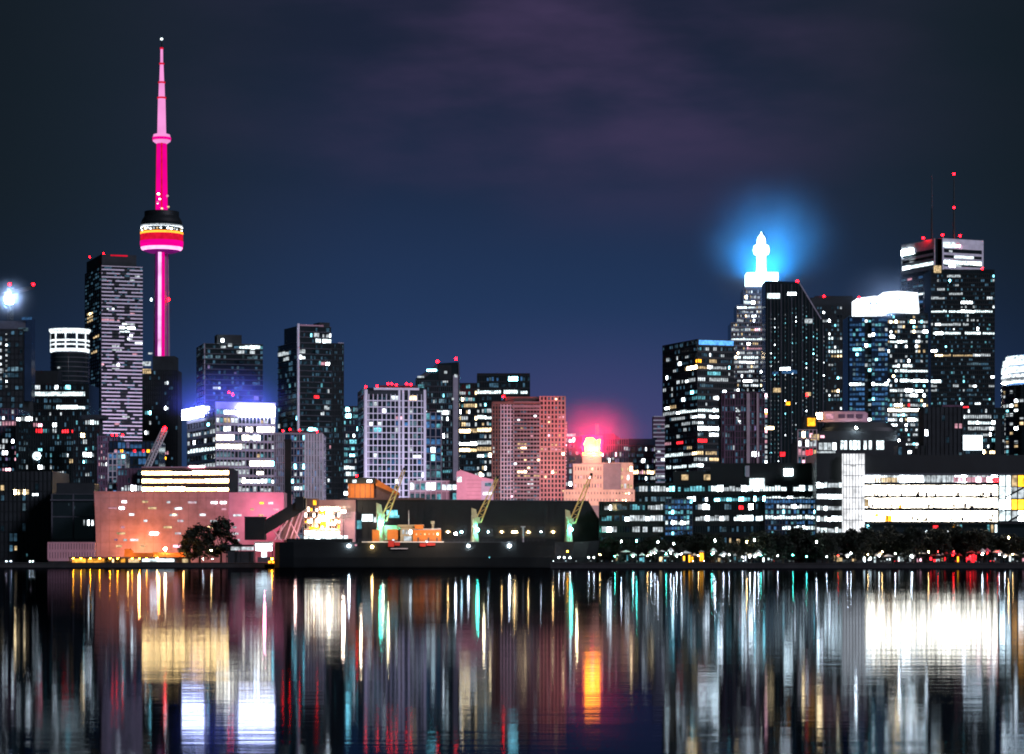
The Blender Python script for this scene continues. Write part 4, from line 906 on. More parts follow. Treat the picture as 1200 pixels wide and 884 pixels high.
    mb.lathe([(r2, zz(493.5)), (r2, zz(483)), (r2*.9, zz(481))], 'rose_wall', 40, (cx2, 12), .3); mb.build('roof_band', b.root)
    for k in range(3):
        mb = MB(); a = U(985+k*10.5); mb.box(a, a+3.1, 12-r2*.3-.3, 12-r2*.3+2, zz(489), zz(484.5), 'purple_brick'); mb.build('roof_window', b.root)
    b.win('R', 946, 490, 955.5, 499.5, 'A', off=0); b.extra('corner_tower', 'dark_concrete', U(943), U(958), .5, 12, b.H, zz(487)); b.win('R', 956.5, 484, 964, 491, 'C', off=1.); b.win('R', 970, 484, 979, 490, 'P', off=12-r2*.3-.2); b.win('R', 950, 509, 960, 516, 'C'); b.win('R', 962, 510, 967, 513, 'P', off=2.9)
    b.beacon(1003.5, 501.5, zz(503), y=1, r=.9, m='lamp_white'); b.beacon(1054, 516, zz(518), y=1, r=.9, m='lamp_white'); b.done()
# ================================================================ waterfront, east side
def east_front():
    # college-like glass building: upper and lower volumes, one building
    Y = 955
    b = Bld('campus_building', 'long dark waterfront building with two blue glass bays and broken bands of white windows', 'building', 702, 702, 957, 591, Y, -9, depth=30)
    U, zz = b.u, b.z
    b.body('dark_glass', z1=zz(590)); b.core.box(U(743), b.wr-.1, 6, 34, b.H-.3, zz(566), 'dark_glass')
    b.core.box(U(786), U(830), 9, 30, zz(566)-.05, zz(552), 'shed_metal'); b.core.box(U(830)+.05, b.wr-.2, 8, 31, zz(566)-.05, zz(543), 'shed_metal')
    q = lambda a, c, e, f, m, ch=.9: (690+a/4.444, 530+e/4.444, 690+c/4.444, 530+f/4.444, m, ch)
    for (a, c) in ((702, 780), (812, 897)):
        b.face('R', u0=U(a), u1=U(c), z0=zz(640), z1=zz(588), nf=4, nc=26 if a < 800 else 30, slab=(1.7, .35), pier=(.14, .2), fm='black_metal', p=0, mats='W', run=2, hm=.05,
            rects=[q(80,110,303,315,'W'), q(145,190,298,315,'D'), q(232,285,300,315,'T',.7), q(310,385,290,312,'W',.8), q(70,130,355,375,'T',.5), q(195,385,350,375,'W',.85), q(65,175,402,428,'W',.75), q(230,385,398,420,'W',.85),
                   q(565,630,293,307,'W',.7), q(715,730,290,300,'D'), q(790,805,280,292,'R'), q(830,850,285,300,'W'), q(555,730,338,366,'W',.92), q(760,905,335,362,'S',.92), q(700,725,402,410,'D'), q(740,790,450,475,'C',.6)])
    for (a, c, m) in ((780, 812, 1), (897, 957, 2)):
        b.core.box(U(a), U(c), -1.6, .1, zz(628), zz(585), 'blue_glass')
        b.face('R', u0=U(a), u1=U(c), z0=zz(628), z1=zz(585), nf=7, nc=9 if m == 1 else 18, slab=(.28, .25), pier=(.16, .25), fm='slate_concrete', p=.45, mats='BBBTB', run=1, off=-1.6,
            rects=[(782, 594, 812, 600, 'T', .9), (782, 608, 806, 613, 'S', .9)] if m == 1 else [(905, 592, 957, 598, 'W', .8), (897, 605, 957, 611, 'S', .95), (918, 617, 957, 624, 'S', .8), (897, 600, 957, 603, 'T', .5), (897, 586, 957, 590, 'B', .9)])
    b.face('R', u0=U(743), z0=b.H, z1=zz(566), nf=2, nc=60, slab=(1.3, .3), pier=(.2, .2), fm='black_metal', p=0, off=6, mats='W', run=2,
        rects=[(744, 573, 786, 578, 'W', .72), (786, 570, 833, 577, 'T', .85), (833, 567, 877, 573, 'W', .8), (876, 561, 895, 574, 'S', 1), (897, 564, 957, 573, 'S', .85), (747, 583, 790, 587, 'D', .7), (798, 582, 832, 586, 'W', .5), (837, 580, 895, 585, 'T', .85), (897, 578, 957, 584, 'S', .98)])
    b.win('R', 877, 561, 895, 573.5, 'S', off=5.6, n=3)
    for px in (800, 826.5, 845): b.win('R', px-4.2, 556, px+4.2, 562.5, 'C' if px < 840 else 'W', off=8.7)
    b.win('R', 871, 546.5, 876, 558, 'D', off=7.7); b.win('R', 917, 550, 928, 558, 'S', off=7.7)
    b.extra('roof_stack', 'pale_concrete', U(872), U(876.5), 7.4, 7.9, zz(559), zz(546)); b.done()

    # broadcaster-like hall
    Y = 935
    b = Bld('studio_building', 'long bright waterfront building with three blazing white floors behind a tall white pillar', 'building', 957, 957, 1215, 533, Y, 0, depth=34)
    U, zz = b.u, b.z
    b.core.box(0, U(987), .6, 30, -.5, zz(531), 'shed_metal'); b.core.box(U(987)+.05, b.wr, 3.5, 33, -.5, zz(556), 'dark_glass')
    b.core.box(U(1012), b.wr+6, 2.2, 34, zz(556)+.03, zz(533), 'shed_metal')
    b.face('R', u1=U(987), z0=zz(628), z1=zz(562), nf=5, nc=7, slab=(1.9, .5), pier=(.12, .2), fm='shed_metal', p=1, mats='SWW', run=7, off=.6, hm=.02)
    # pillar of white translucent panels
    mb = MB(); mb.box(U(987), U(1012), -3.2, 3.4, zz(624), zz(532), 'pillar_light'); p = mb.build('lit_pillar', b.root)
    mb = MB()
    for k in range(8): x = U(987)+(U(1012)-U(987))*k/7; mb.box(x-.09, x+.09, -3.32, -3.2, zz(624), zz(532), 'grey_concrete')
    for k in range(7): z_ = zz(532)-k*3.9; mb.box(U(987), U(1012), -3.36, -3.2, z_-.11, z_+.11, 'grey_concrete')
    mb.box(U(995), U(1002), -3.5, -3.3, zz(547), zz(546), 'dark_concrete'); mb.build('panel_joint', p)
    # glowing floors and the dark wavy slab edges between them
    rows = [(557, 565.5, 'W', 22), (568.5, 581, 'H', 9), (583.5, 595, 'H', 9), (598.5, 611, 'H', 10)]
    for a, c, m, n in rows: b.win('R', 1012.5, a, 1171, c, m, off=3.5, n=n, d=.3)
    b.win('R', 1026, 559.5, 1053, 565, 'C', off=3.1, n=9); b.win('R', 1119, 559, 1171, 565, 'P', off=3.1, n=8); b.win('R', 1164, 560, 1172, 565, 'R', off=3.0, n=2)
    b.win('R', 1013, 584.5, 1020, 594, 'C', off=3.0); b.win('R', 1054, 591.5, 1058, 595, 'A', off=3.0); b.win('R', 1026, 602, 1031, 606, 'A', off=3.0); b.win('R', 1038, 604, 1047, 611, 'A', off=3.0)
    rr = random.Random(2)
    for y0, h, n in ((566.9, 3.2, 40), (582.2, 2.9, 40), (596.8, 3.7, 40)):
        mb = MB(); a0, a1 = U(1012), U(1172); pts = []
        for k in range(n+1): pts.append((a0+(a1-a0)*k/n, zz(y0-h/2 - rr.uniform(-.2, .35))))
        for k in range(n, -1, -1): pts.append((a0+(a1-a0)*k/n, zz(y0+h/2 + rr.uniform(-.2, .35))))
        mb.prism(pts, 2.6, 3.4, 'black_metal'); mb.build('slab_edge', b.root)
    for k in range(27):
        x = U(1016+k*5.9); b.frame.box(x-.09, x+.09, 2.9, 3.15, zz(611), zz(557), 'slate_concrete')
    b.frame.box(U(1012), b.wr, 1.6, 3.4, zz(556.5), zz(554.5), 'slate_concrete'); b.frame.box(U(1012), b.wr, 1.4, 3.4, zz(614), zz(611.5), 'shed_metal')
    for a in (569.6, 584.4, 599.4):
        for k in range(26):
            x = U(1015+k*6.05); mb = MB(); mb.box(x, x+1.1, 3.0, 3.12, zz(a+.9), zz(a), 'S'); mb.build('ceiling_light', b.root)
    for r0, r1 in ((568.5, 581), (583.5, 595), (598.5, 611)):
        for k in range(17):
            px = rr.uniform(1014, 1168); h = rr.uniform(2.5, 5.5); w_ = rr.uniform(.8, 3.5); mb = MB(); mb.box(U(px), U(px+w_), 2.75, 2.95, zz(r1-.2), zz(r1-h), rr.choice(('dark_concrete', 'brown_brick', 'grey_concrete', 'slate_concrete'))); mb.build('furniture', b.root)
    # stair atrium at the east end
    for k, (a, c) in enumerate(((1173, 1180), (1181, 1186.5), (1187.5, 1194), (1195, 1202), (1203, 1213))):
        b.win('R', a, 557, c, 570, 'S' if k < 2 else ('A' if k > 2 else 'C'), off=3.5, d=.3); b.win('R', a, 571, c, 584, 'S' if k < 2 else 'W', off=3.5, d=.3)
        b.win('R', a, 585.5, c, 597, 'S' if k < 2 else 'A', off=3.5, d=.3); b.win('R', a, 599, c, 610.5, 'S' if k < 2 else 'W', off=3.5, d=.3)
        b.frame.box(U(a)-.22, U(a)-.04, 2.6, 3.3, zz(611), zz(556), 'black_metal')
    for (p0, p1) in (((1179, 583), (1201, 571.5)), ((1182, 612), (1203, 600)), ((1203, 571), (1214, 571))):
        mb = MB(); A = (U(p0[0]), 2.3, zz(p0[1])); C = (U(p1[0]), 2.3, zz(p1[1])); mb.tube(A, C, .36, 'black_metal'); mb.build('stair_flight', b.root)
    # planters and desks seen against the bright floor
    for px, h in ((1026, 3), (1041, 7), (1063, 7.5), (1071, 6), (1079, 9), (1153, 5), (1158, 6), (1165, 7)):
        mb = MB(); x = U(px); mb.tube((x, 2.9, zz(611)), (x, 2.9, zz(611-h)), .16, 'black_metal', .34); mb.ball((x, 2.9, zz(611-h)), .34, 'black_metal', 6, 4, 1.3); mb.build('indoor_plant', b.root)
    for px, m in ((1014.5, 'T'), (1018.5, 'T'), (1124, 'W'), (1127.6, 'T'), (1164.5, 'C'), (1169, 'S'), (1160, 'T')): b.win('R', px-1.3, 615, px+1.5, 624, m, off=3.2)
    for k in range(4): b.win('R', 1086+k*8.5, 622, 1088+k*8.5, 624, 'W', off=3.2)
    b.win('R', 1095, 616, 1101, 619, 'R', off=3.2); b.win('R', 1118, 615, 1121, 618, 'A', off=3.2); b.win('R', 1182, 628, 1188, 631.5, 'C', off=3.2)
    b.done()
    b = Bld('rooftop_block', 'dark flat service block rising behind the long bright waterfront building', 'building', 1052, 1052, 1085, 522, 1100)
    b.body('shed_metal'); b.face('R', fl=5, nc=6, slab=(.3, .2), pier=(.35, .3), fm='black_metal', p=0); b.win('R', 1064, 528.5, 1068, 531.5, 'W'); b.win('R', 1073, 523, 1075, 525.5, 'W'); b.done()

# ================================================================ docks in the middle
def shed_and_works():
    Y = 968
    b = Bld('sugar_shed', 'huge black windowless dock shed with a sloping gable end behind the moored ship', 'warehouse', 400, 400, 703, 586, Y, depth=45)
    U, zz = b.u, b.z
    b.core.prism([(U(400), -.5), (U(703), -.5), (U(703), zz(610)), (U(690), zz(588)), (U(400), zz(585.5))], 0, 45, 'shed_metal')
    b.frame.prism([(U(399), zz(585.6)), (U(690.3), zz(588)), (U(690.3), zz(587)), (U(399), zz(584.4))], -.5, 45.3, 'slate_concrete')
    for k in range(40):
        x = U(403+k*7.3); b.frame.box(x-.06, x+.06, -.15, 0, 0, zz(590), 'black_metal')
    b.core.box(U(672), U(700), -.4, 0, 0, zz(612), 'dark_concrete')
    for a, c, y0, y1, m in ((424, 437, 603, 611, 'S'), (438, 450, 606, 612, 'S'), (453, 466, 598, 604, 'T'), (418, 424, 610, 620, 'T'), (455, 468, 604, 607, 'T')): b.win('R', a, y0, c, y1, m, d=.3)
    b.extra('eaves', 'brown_brick', U(408), U(498), -.9, -.5, zz(586), zz(583.6)); b.done()
    for k, (px, w) in enumerate(((525, 4.5), (541, 2), (572, 2), (588, 4.5), (603, 4.5), (619, 4.5), (634, 2), (648, 4.5))):
        o = WL(px, 623.4, Y-.15, w)
    # orange house on the shed roof line
    b = Bld('conveyor_house', 'orange-clad hoist house with a slanted wing over the black dock shed', 'building', 408, 408, 438, 567, 1020)
    U, zz = b.u, b.z
    b.body('orange_cladding', y1=14); b.core.box(U(407), U(440), -.6, 14.5, b.H+.02, zz(560), 'black_metal')
    b.core.prism([(U(438)+.05, 0), (U(466), 0), (U(466), zz(579)), (U(441), zz(562)), (U(438)+.05, zz(563))], 2, 12, 'brown_brick')
    mb = MB(); mb.prism([(U(440), zz(561)), (U(467), zz(577)), (U(467), zz(580.5)), (U(440), zz(569))], .8, 12.6, 'orange_cladding'); mb.build('slanted_roof', b.root)
    b.win('R', 413, 562.5, 418, 566, 'S', off=-.6); b.win('R', 430, 562.5, 436, 565.5, 'S', off=-.6); b.beacon(418, 558, zz(560), y=1, r=.8)
    for k in range(5): b.frame.box(U(410+k*6)-.08, U(410+k*6)+.08, -.12, 0, zz(585), zz(567.5), 'brown_brick')
    b.done()
    # lit refinery block
    b = Bld('refinery_block', 'refinery block of open floors flooded with dazzling warm white light beside the slanted conveyor', 'building', 356, 356, 416, 584.5, 962, depth=22)
    U, zz = b.u, b.z
    b.core.box(0, b.wr, 4, 22, -.5, b.H-.4, 'salmon_precast'); b.core.box(U(398), b.wr, -.3, 4, -.5, zz(600), 'rose_wall'); b.core.box(U(356), U(373), -.5, 4, zz(594), b.H+.05, 'brown_brick')
    b.face('R', u1=U(398), z0=zz(634), z1=zz(593), nf=6, nc=13, slab=(.5, 2.6), pier=(.22, 2.4), fm='peach_stone', p=.5, mats='HCHA', run=3, off=3.9, seed=12, blind=1.2)
    b.win('R', 374, 594.5, 397, 597.5, 'H', off=3); b.win('R', 373, 604.6, 391, 607.4, 'H', off=1.2, n=3); b.win('R', 376, 612.5, 393, 615.4, 'H', off=1.2, n=3); b.win('R', 362, 617.5, 374, 620.5, 'A', off=1.2, n=2); b.win('R', 374, 599, 382, 602, 'A', off=1.2); b.win('R', 361, 623, 400, 627, 'H', off=-.1, n=5); b.win('R', 356, 628, 408, 634, 'S', off=-.2, n=8); b.win('R', 367, 586.5, 371, 592, 'A', off=-.5); b.win('R', 382, 600, 390, 604, 'H', off=0); b.win('R', 375, 611, 383, 617, 'A', off=0)
    for k in range(6):
        x = U(358+k*8); b.frame.tube((x, -.9, 0), (x+1.6, -.9, zz(622)), .09, 'black_metal')
    b.extra('pipe_run', 'cream_steel', U(357), U(398), -1.1, -.8, zz(622.5), zz(621)); b.extra('pipe_run', 'black_metal', U(378), U(398), -1.3, -1., zz(626.3), zz(624.8))
    b.done()
    t = thing('floodlight_mast', 'floodlight mast with a starburst-bright warm lamp in front of the lit refinery block', 'street light', W(402.5, 640, 955))
    t.location.z = G; h = wz(599, 955)-G
    mb = MB(); mb.tube((0, 0, 0), (0, 0, h), .16, 'black_metal', .1); mb.build('mast', t); mb = MB(); mb.box(-.9, .9, -.5, .1, h-.7, h+.3, 'black_metal'); mb.build('lamp_housing', t)
    mb = MB(); mb.box(-.8, .8, -.62, -.52, h-.6, h+.2, 'flood_warm'); mb.build('lamp', t)
    # conveyor
    Y = 948
    t = thing('conveyor', 'black enclosed conveyor slanting up from the dark hopper box to the refinery roof', 'conveyor', (wx(330, Y), Y, G))
    q = lambda px, py: ((px-330)/F*Y, wz(py, Y)-G)
    mb = MB(); mb.prism([q(305, 613), q(355, 584), q(359, 584), q(359, 597), q(310, 627), q(305, 627)], -2, 2, 'black_metal'); mb.build('gallery', t)
    mb = MB(); mb.prism([q(347, 582.5), q(356.5, 582.5), q(356.5, 597), q(347, 597)], -3, 3, 'black_metal'); mb.build('head_house', t)
    mb = MB(); mb.prism([q(288, 606.5), q(311, 606.5), q(311, 633), q(288, 633)], -4, 4, 'black_metal'); mb.prism([q(287.4, 606.5), q(311.6, 606.5), q(311.6, 605.8), q(287.4, 605.8)], -4.3, 4.3, 'slate_concrete'); mb.build('hopper', t)
    for a, c in (((322, 633), (342, 603)), ((326, 633), (330, 616)), ((334, 633), (344, 604)), ((340, 633), (352, 600)), ((346, 633), (356, 598)), ((352, 634), (340, 612)), ((330, 634), (319, 620))):
        mb = MB(); p, r_ = q(*a), q(*c); mb.tube((p[0], -1.2, p[1]), (r_[0], -1.2, r_[1]), .2, 'rose_wall'); mb.tube((p[0], 1.2, p[1]), (r_[0], 1.2, r_[1]), .2, 'rose_wall'); mb.build('trestle', t)
    mb = MB(); x0, z0 = q(318, 620); x1, z1 = q(356, 600); mb.prism([q(322, 626), q(338, 606), q(352, 598), q(356, 612), q(346, 632), q(324, 632)], 2.6, 3.2, 'salmon_precast'); mb.build('back_panel', t)
    light('lamp_light_works', '', 0, 346, 622, 941, (1, .6, .5), 2500, .5)
    light('lamp_light_refinery', '', 0, 402, 598, 951.5, (1, .74, .5), 7000, .5)
    for px, py in ((378, 601), (386, 609), (368, 618), (390, 622)): light('refinery_lamp', '', 0, px, py, 963.2, (1, .74, .42), 1500, .4)

def WL(px, py, Y, w):
    o = thing('wall_lamp', 'warm glowing bulkhead lamp on the black dock shed wall above the ship deck' if w > 3 else 'small cool bulkhead lamp on the black dock shed wall above the ship deck', 'lamp', W(px, py, Y), 0, 'bulkhead lamps along the dock shed')
    k = Y/F; mb = MB(); m = 'lamp_warm' if w > 3 else 'lamp_white'
    mb.lathe([(.10*w*k*.5, -.5), (w*k*.8, -.3), (w*k*.6, .3), (.1, .5)], 'C' if w > 3 else 'T', 12, (0, 0), .35); mb.build('lamp_shade', o)
    mb = MB(); mb.ball((0, -.55, -.05), .22 if w > 3 else .15, m, 8, 5); mb.build('bulb', o)
    mb = MB(); mb.box(-.3, .3, -.1, .16, .1, .3, 'black_metal'); mb.build('bracket', o)
    return o

def ship():
    Y = 908
    x0, x1 = wx(321, Y), wx(704, Y); L = x1-x0; cy = Y+9
    t = thing('cargo_ship', 'long black bulk cargo ship moored at the dock shed with an orange deckhouse', 'ship', ((x0+x1)/2, cy, 0))
    q = lambda px, py: ((px-600)/F*Y-(x0+x1)/2, wz(py, Y))
    zd = wz(635.5, Y)
    mb = MB(); prof = []
    st = [(-.5, 5.5, 0), (-.485, 7.6, 0), (-.44, 8.8, 0), (.36, 9, 0), (.42, 7.6, .1), (.465, 4.4, .3), (.495, 1., .6), (.50, .25, .7)]
    zs = (-1.5, 0.4, 3.6, zd)
    rings = []
    for u, hw, rise in st:
        ring = []
        for k, z in enumerate(zs):
            f = (.86, .96, 1., 1.)[k]; xx = u*L - (1-k/3)*(.03*L if u > .4 else 0)
            ring.append((xx, hw*f, z + (rise if k == 3 else 0)))
        rings.append([(x, -y, z) for x, y, z in ring[::-1]] + ring)
    n = len(zs)*2; vs = [p for r in rings for p in r]
    fs = []
    for i in range(len(st)-1):
        for j in range(n-1): fs.append((i*n+j, (i+1)*n+j, (i+1)*n+j+1, i*n+j+1))
        fs.append((i*n+n-1, (i+1)*n+n-1, (i+1)*n, i*n))
    fs.append(tuple(range(n-1, -1, -1))); fs.append(tuple((len(st)-1)*n+i for i in range(n)))
    mb.add(vs, fs, 'ship_black'); mb.build('hull', t)
    mb = MB(); a, c = q(424, 0)[0], q(520, 0)[0]; mb.box(a, c, -9.04, -8.95, zd-.1, zd+.22, 'white_paint')
    a2 = q(690, 0)[0]; mb.box(c+.2, q(600, 0)[0], -9.03, -8.95, zd-.1, zd+.12, 'slate_concrete'); mb.build('bulwark', t)
    mb = MB()
    for k in range(34):
        x = q(420+k*6.6, 0)[0]; mb.tube((x, -8.7, zd), (x, -8.7, zd+1.), .04, 'slate_concrete', n=4)
    for z in (.55, 1.): mb.tube((q(420, 0)[0], -8.7, zd+z), (q(640, 0)[0], -8.7, zd+z), .035, 'slate_concrete', n=4)
    mb.build('railing', t)
    # hatch covers
    for a, c in ((336, 410), (566, 600), (605, 650)):
        mb = MB(); mb.box(q(a, 0)[0], q(c, 0)[0], -6, 6, zd-.1, zd+1.0, 'black_metal'); mb.box(q(a, 0)[0]-.2, q(c, 0)[0]+.2, -6.3, 6.3, zd+1.02, zd+1.2, 'black_metal'); mb.build('hatch_cover', t)
    # superstructure
    def blk(nm, a, c, yt, yb, d0, d1, m, lab=None):
        mb = MB(); xa, zt = q(a, yt); xc, zb = q(c, yb); mb.box(xa, xc, d0, d1, zb, zt, m); o = mb.build(nm, t)
        if lab: o['label'] = lab
        return o
    dh = blk('deckhouse', 484, 516.5, 621, 635.4, -8, 5, 'orange_cladding', 'big orange deckhouse')
    def pane(par, a, c, yt, yb, d, m='W', nm='window'):
        mb = MB(); xa, zt = q(a, yt); xc, zb = q(c, yb); mb.box(xa, xc, d-.08, d, zb, zt, m); return mb.build(nm, par)
    for a in range(487, 516, 5): pane(dh, a, a+1.6, 625, 627.2, -8, 'C', 'porthole')
    for a in (489, 501, 511): pane(dh, a, a+2, 630, 635, -8, 'brown_brick', 'door')
    blk('deck_rail', 484, 516.5, 619.4, 619.8, -8.1, -8.0, 'white_paint'); blk('deck_rail', 484, 516.5, 620.6, 621., -8.3, -7.9, 'white_paint')
    dk = blk('deckhouse', 436, 444.3, 621, 635.4, -7.4, 3, 'orange_cladding'); blk('deckhouse', 453.5, 466, 620.5, 633, -7.2, 4, 'orange_cladding'); blk('hold_casing', 446, 486, 615.6, 634, -2, 5, 'cream_steel'); blk('wheelhouse', 469, 484, 617, 635, -7, 2, 'cream_steel')
    blk('bridge_wing', 466, 496, 615, 617.4, -7.6, 3, 'cream_steel'); blk('lifeboat', 486, 496, 615.4, 620, -8.6, -6, 'orange_cladding')
    for a in (471, 475, 479.5): pane(t, a, a+2.6, 621, 626, -7, 'W')
    pane(t, 473, 482, 628.5, 634, -7, 'W', 'door')
    mb = MB(); x, z = q(506.6, 613); mb.tube((x, -3, q(0, 621.5)[1]), (x, -3, z), .42, 'cream_steel'); mb.box(x-.7, x+.6, -3.6, -2.4, z-.2, z+.7, 'cream_steel'); mb.build('funnel', t)
    mb = MB(); x, z = q(478.5, 598); mb.tube((x, -5, q(0, 618)[1]), (x, -5, z), .16, 'white_paint', .06); mb.build('radio_mast', t)
    # red gear along the rail
    for a, c, y0, y1 in ((455, 462, 634, 641), (462.5, 468.5, 635.5, 639.5), (492, 499, 637, 640.5), (500, 510, 636.4, 639.6)):
        blk('fender', a, c, y0, y1, -9.7, -9.06, 'red_paint')
    blk('gangway', 458, 478, 642.6, 643.6, -9.8, -9.1, 'pale_concrete')
    # deck cranes
    def crane(px, base, top, b0, b1, lab, cab, lampcol):
        mb = MB(); x, zb = q(px, base); zt = q(px, top)[1]
        mb.lathe([(1.5, zb), (1.15, zb+(zt-zb)*.25), (1.15, zb+(zt-zb)*.78)], 'cream_steel', 14, (x, -4)); mb.build('crane_pedestal', t)['label'] = 'pedestal of the '+lab
        mb = MB(); mb.prism([(x-1.0, zb+(zt-zb)*.72), (x+1.0, zb+(zt-zb)*.72), (x+.5, zb+(zt-zb)*.95), (x-1.1, zt)], -5.3, -2.7, 'cream_steel'); mb.build('crane_head', t)
        A = Vector((q(*b0)[0], -4.6, q(*b0)[1])); B = Vector((q(*b1)[0], -4.6, q(*b1)[1]))
        mb = MB(); d = (B-A).normalized(); nrm = Vector((-d.z, 0, d.x))
        for s_ in (-1, 1):
            mb.tube(A+nrm*s_*1.05, B+nrm*s_*.35, .28, 'yellow_steel', .2)
        for k in range(6):
            f, g = k/6, (k+1)/6; w0 = 1.05-.7*f; w1 = 1.05-.7*g
            mb.tube(A.lerp(B, f)+nrm*w0, A.lerp(B, g)-nrm*w1, .11, 'yellow_steel', n=4); mb.tube(A.lerp(B, f)+nrm*w0, A.lerp(B, f)-nrm*w0, .11, 'yellow_steel', n=4)
        mb.ball(B+d*.3, .55, 'black_metal', 8, 5); mb.build('crane_boom', t)['label'] = 'boom of the '+lab
        mb = MB(); mb.box(x+.6, x+1.8, -5.6, -4.2, zb+(zt-zb)*.55, zb+(zt-zb)*.72, 'cream_steel'); mb.build('crane_cab', t)
        mb = MB(); mb.ball((q(*cab)[0], -5.9, q(*cab)[1]), .55 if px > 500 else .7, 'lamp_teal', 8, 5); mb.build('crane_lamp', t)
        mb = MB(); mb.tube((x, -5.2, q(*cab)[1]), (q(*cab)[0], -5.9, q(*cab)[1]), .1, 'black_metal'); mb.build('lamp_arm', t)
    crane(444, 635, 589, (449, 609), (473, 550), 'aft deck crane in cream', (446, 614), 0)
    crane(556, 635, 595, (560, 611), (582.5, 560), 'middle deck crane', (559.5, 621), 0)
    crane(666.5, 635, 597, (671, 612), (693, 556.5), 'forward deck crane', (669.5, 620.5), 0)
    mb = MB(); x, z = q(613, 617); mb.tube((x, -6, zd), (x, -6, z), .32, 'pale_concrete'); mb.box(x-.8, x+.8, -6.3, -5.7, z-.3, z+.1, 'pale_concrete'); mb.build('vent_post', t)
    for px, py, m in ((409, 640, 'lamp_white'), (417, 639, 'P'), (436, 641, 'lamp_warm'), (549, 640, 'lamp_white'), (597, 640, 'lamp_white'), (573.5, 653, 'T'), (461, 633, 'W'), (500, 634, 'W'), (534, 625.5, 'lamp_white')):
        mb = MB(); x, z = q(px, py); mb.ball((x, -9.25, z), .42 if m != 'T' else .3, m, 8, 5, .9); mb.build('deck_lamp', t)
    light('ship_lamp_teal', '', 0, 452, 601, Y+2.5, (.25, 1, .75), 220, .5); light('ship_lamp_cream', '', 0, 449, 622, Y-5, (1, .85, .6), 1500, .4)
    light('ship_lamp_house', '', 0, 510, 616, Y-12, (1, .70, .5), 9000, .4, 150, (-.2, 1, -.5)); light('hoist_house_wash', '', 0, 423, 575, 1010, (1, .75, .5), 5000, .4)  # second light is a warm wash added for the hoist house
    for px in (560.5, 671): light('ship_crane_light', '', 0, px, 619, Y-2, (.3, 1, .85), 120, .3)
    for px in (463, 575, 684): light('boom_fill', '', 0, px-8, 588, Y-8, (1, .78, .42), 2400, .4)  # unseen warm lights added to brighten the crane booms

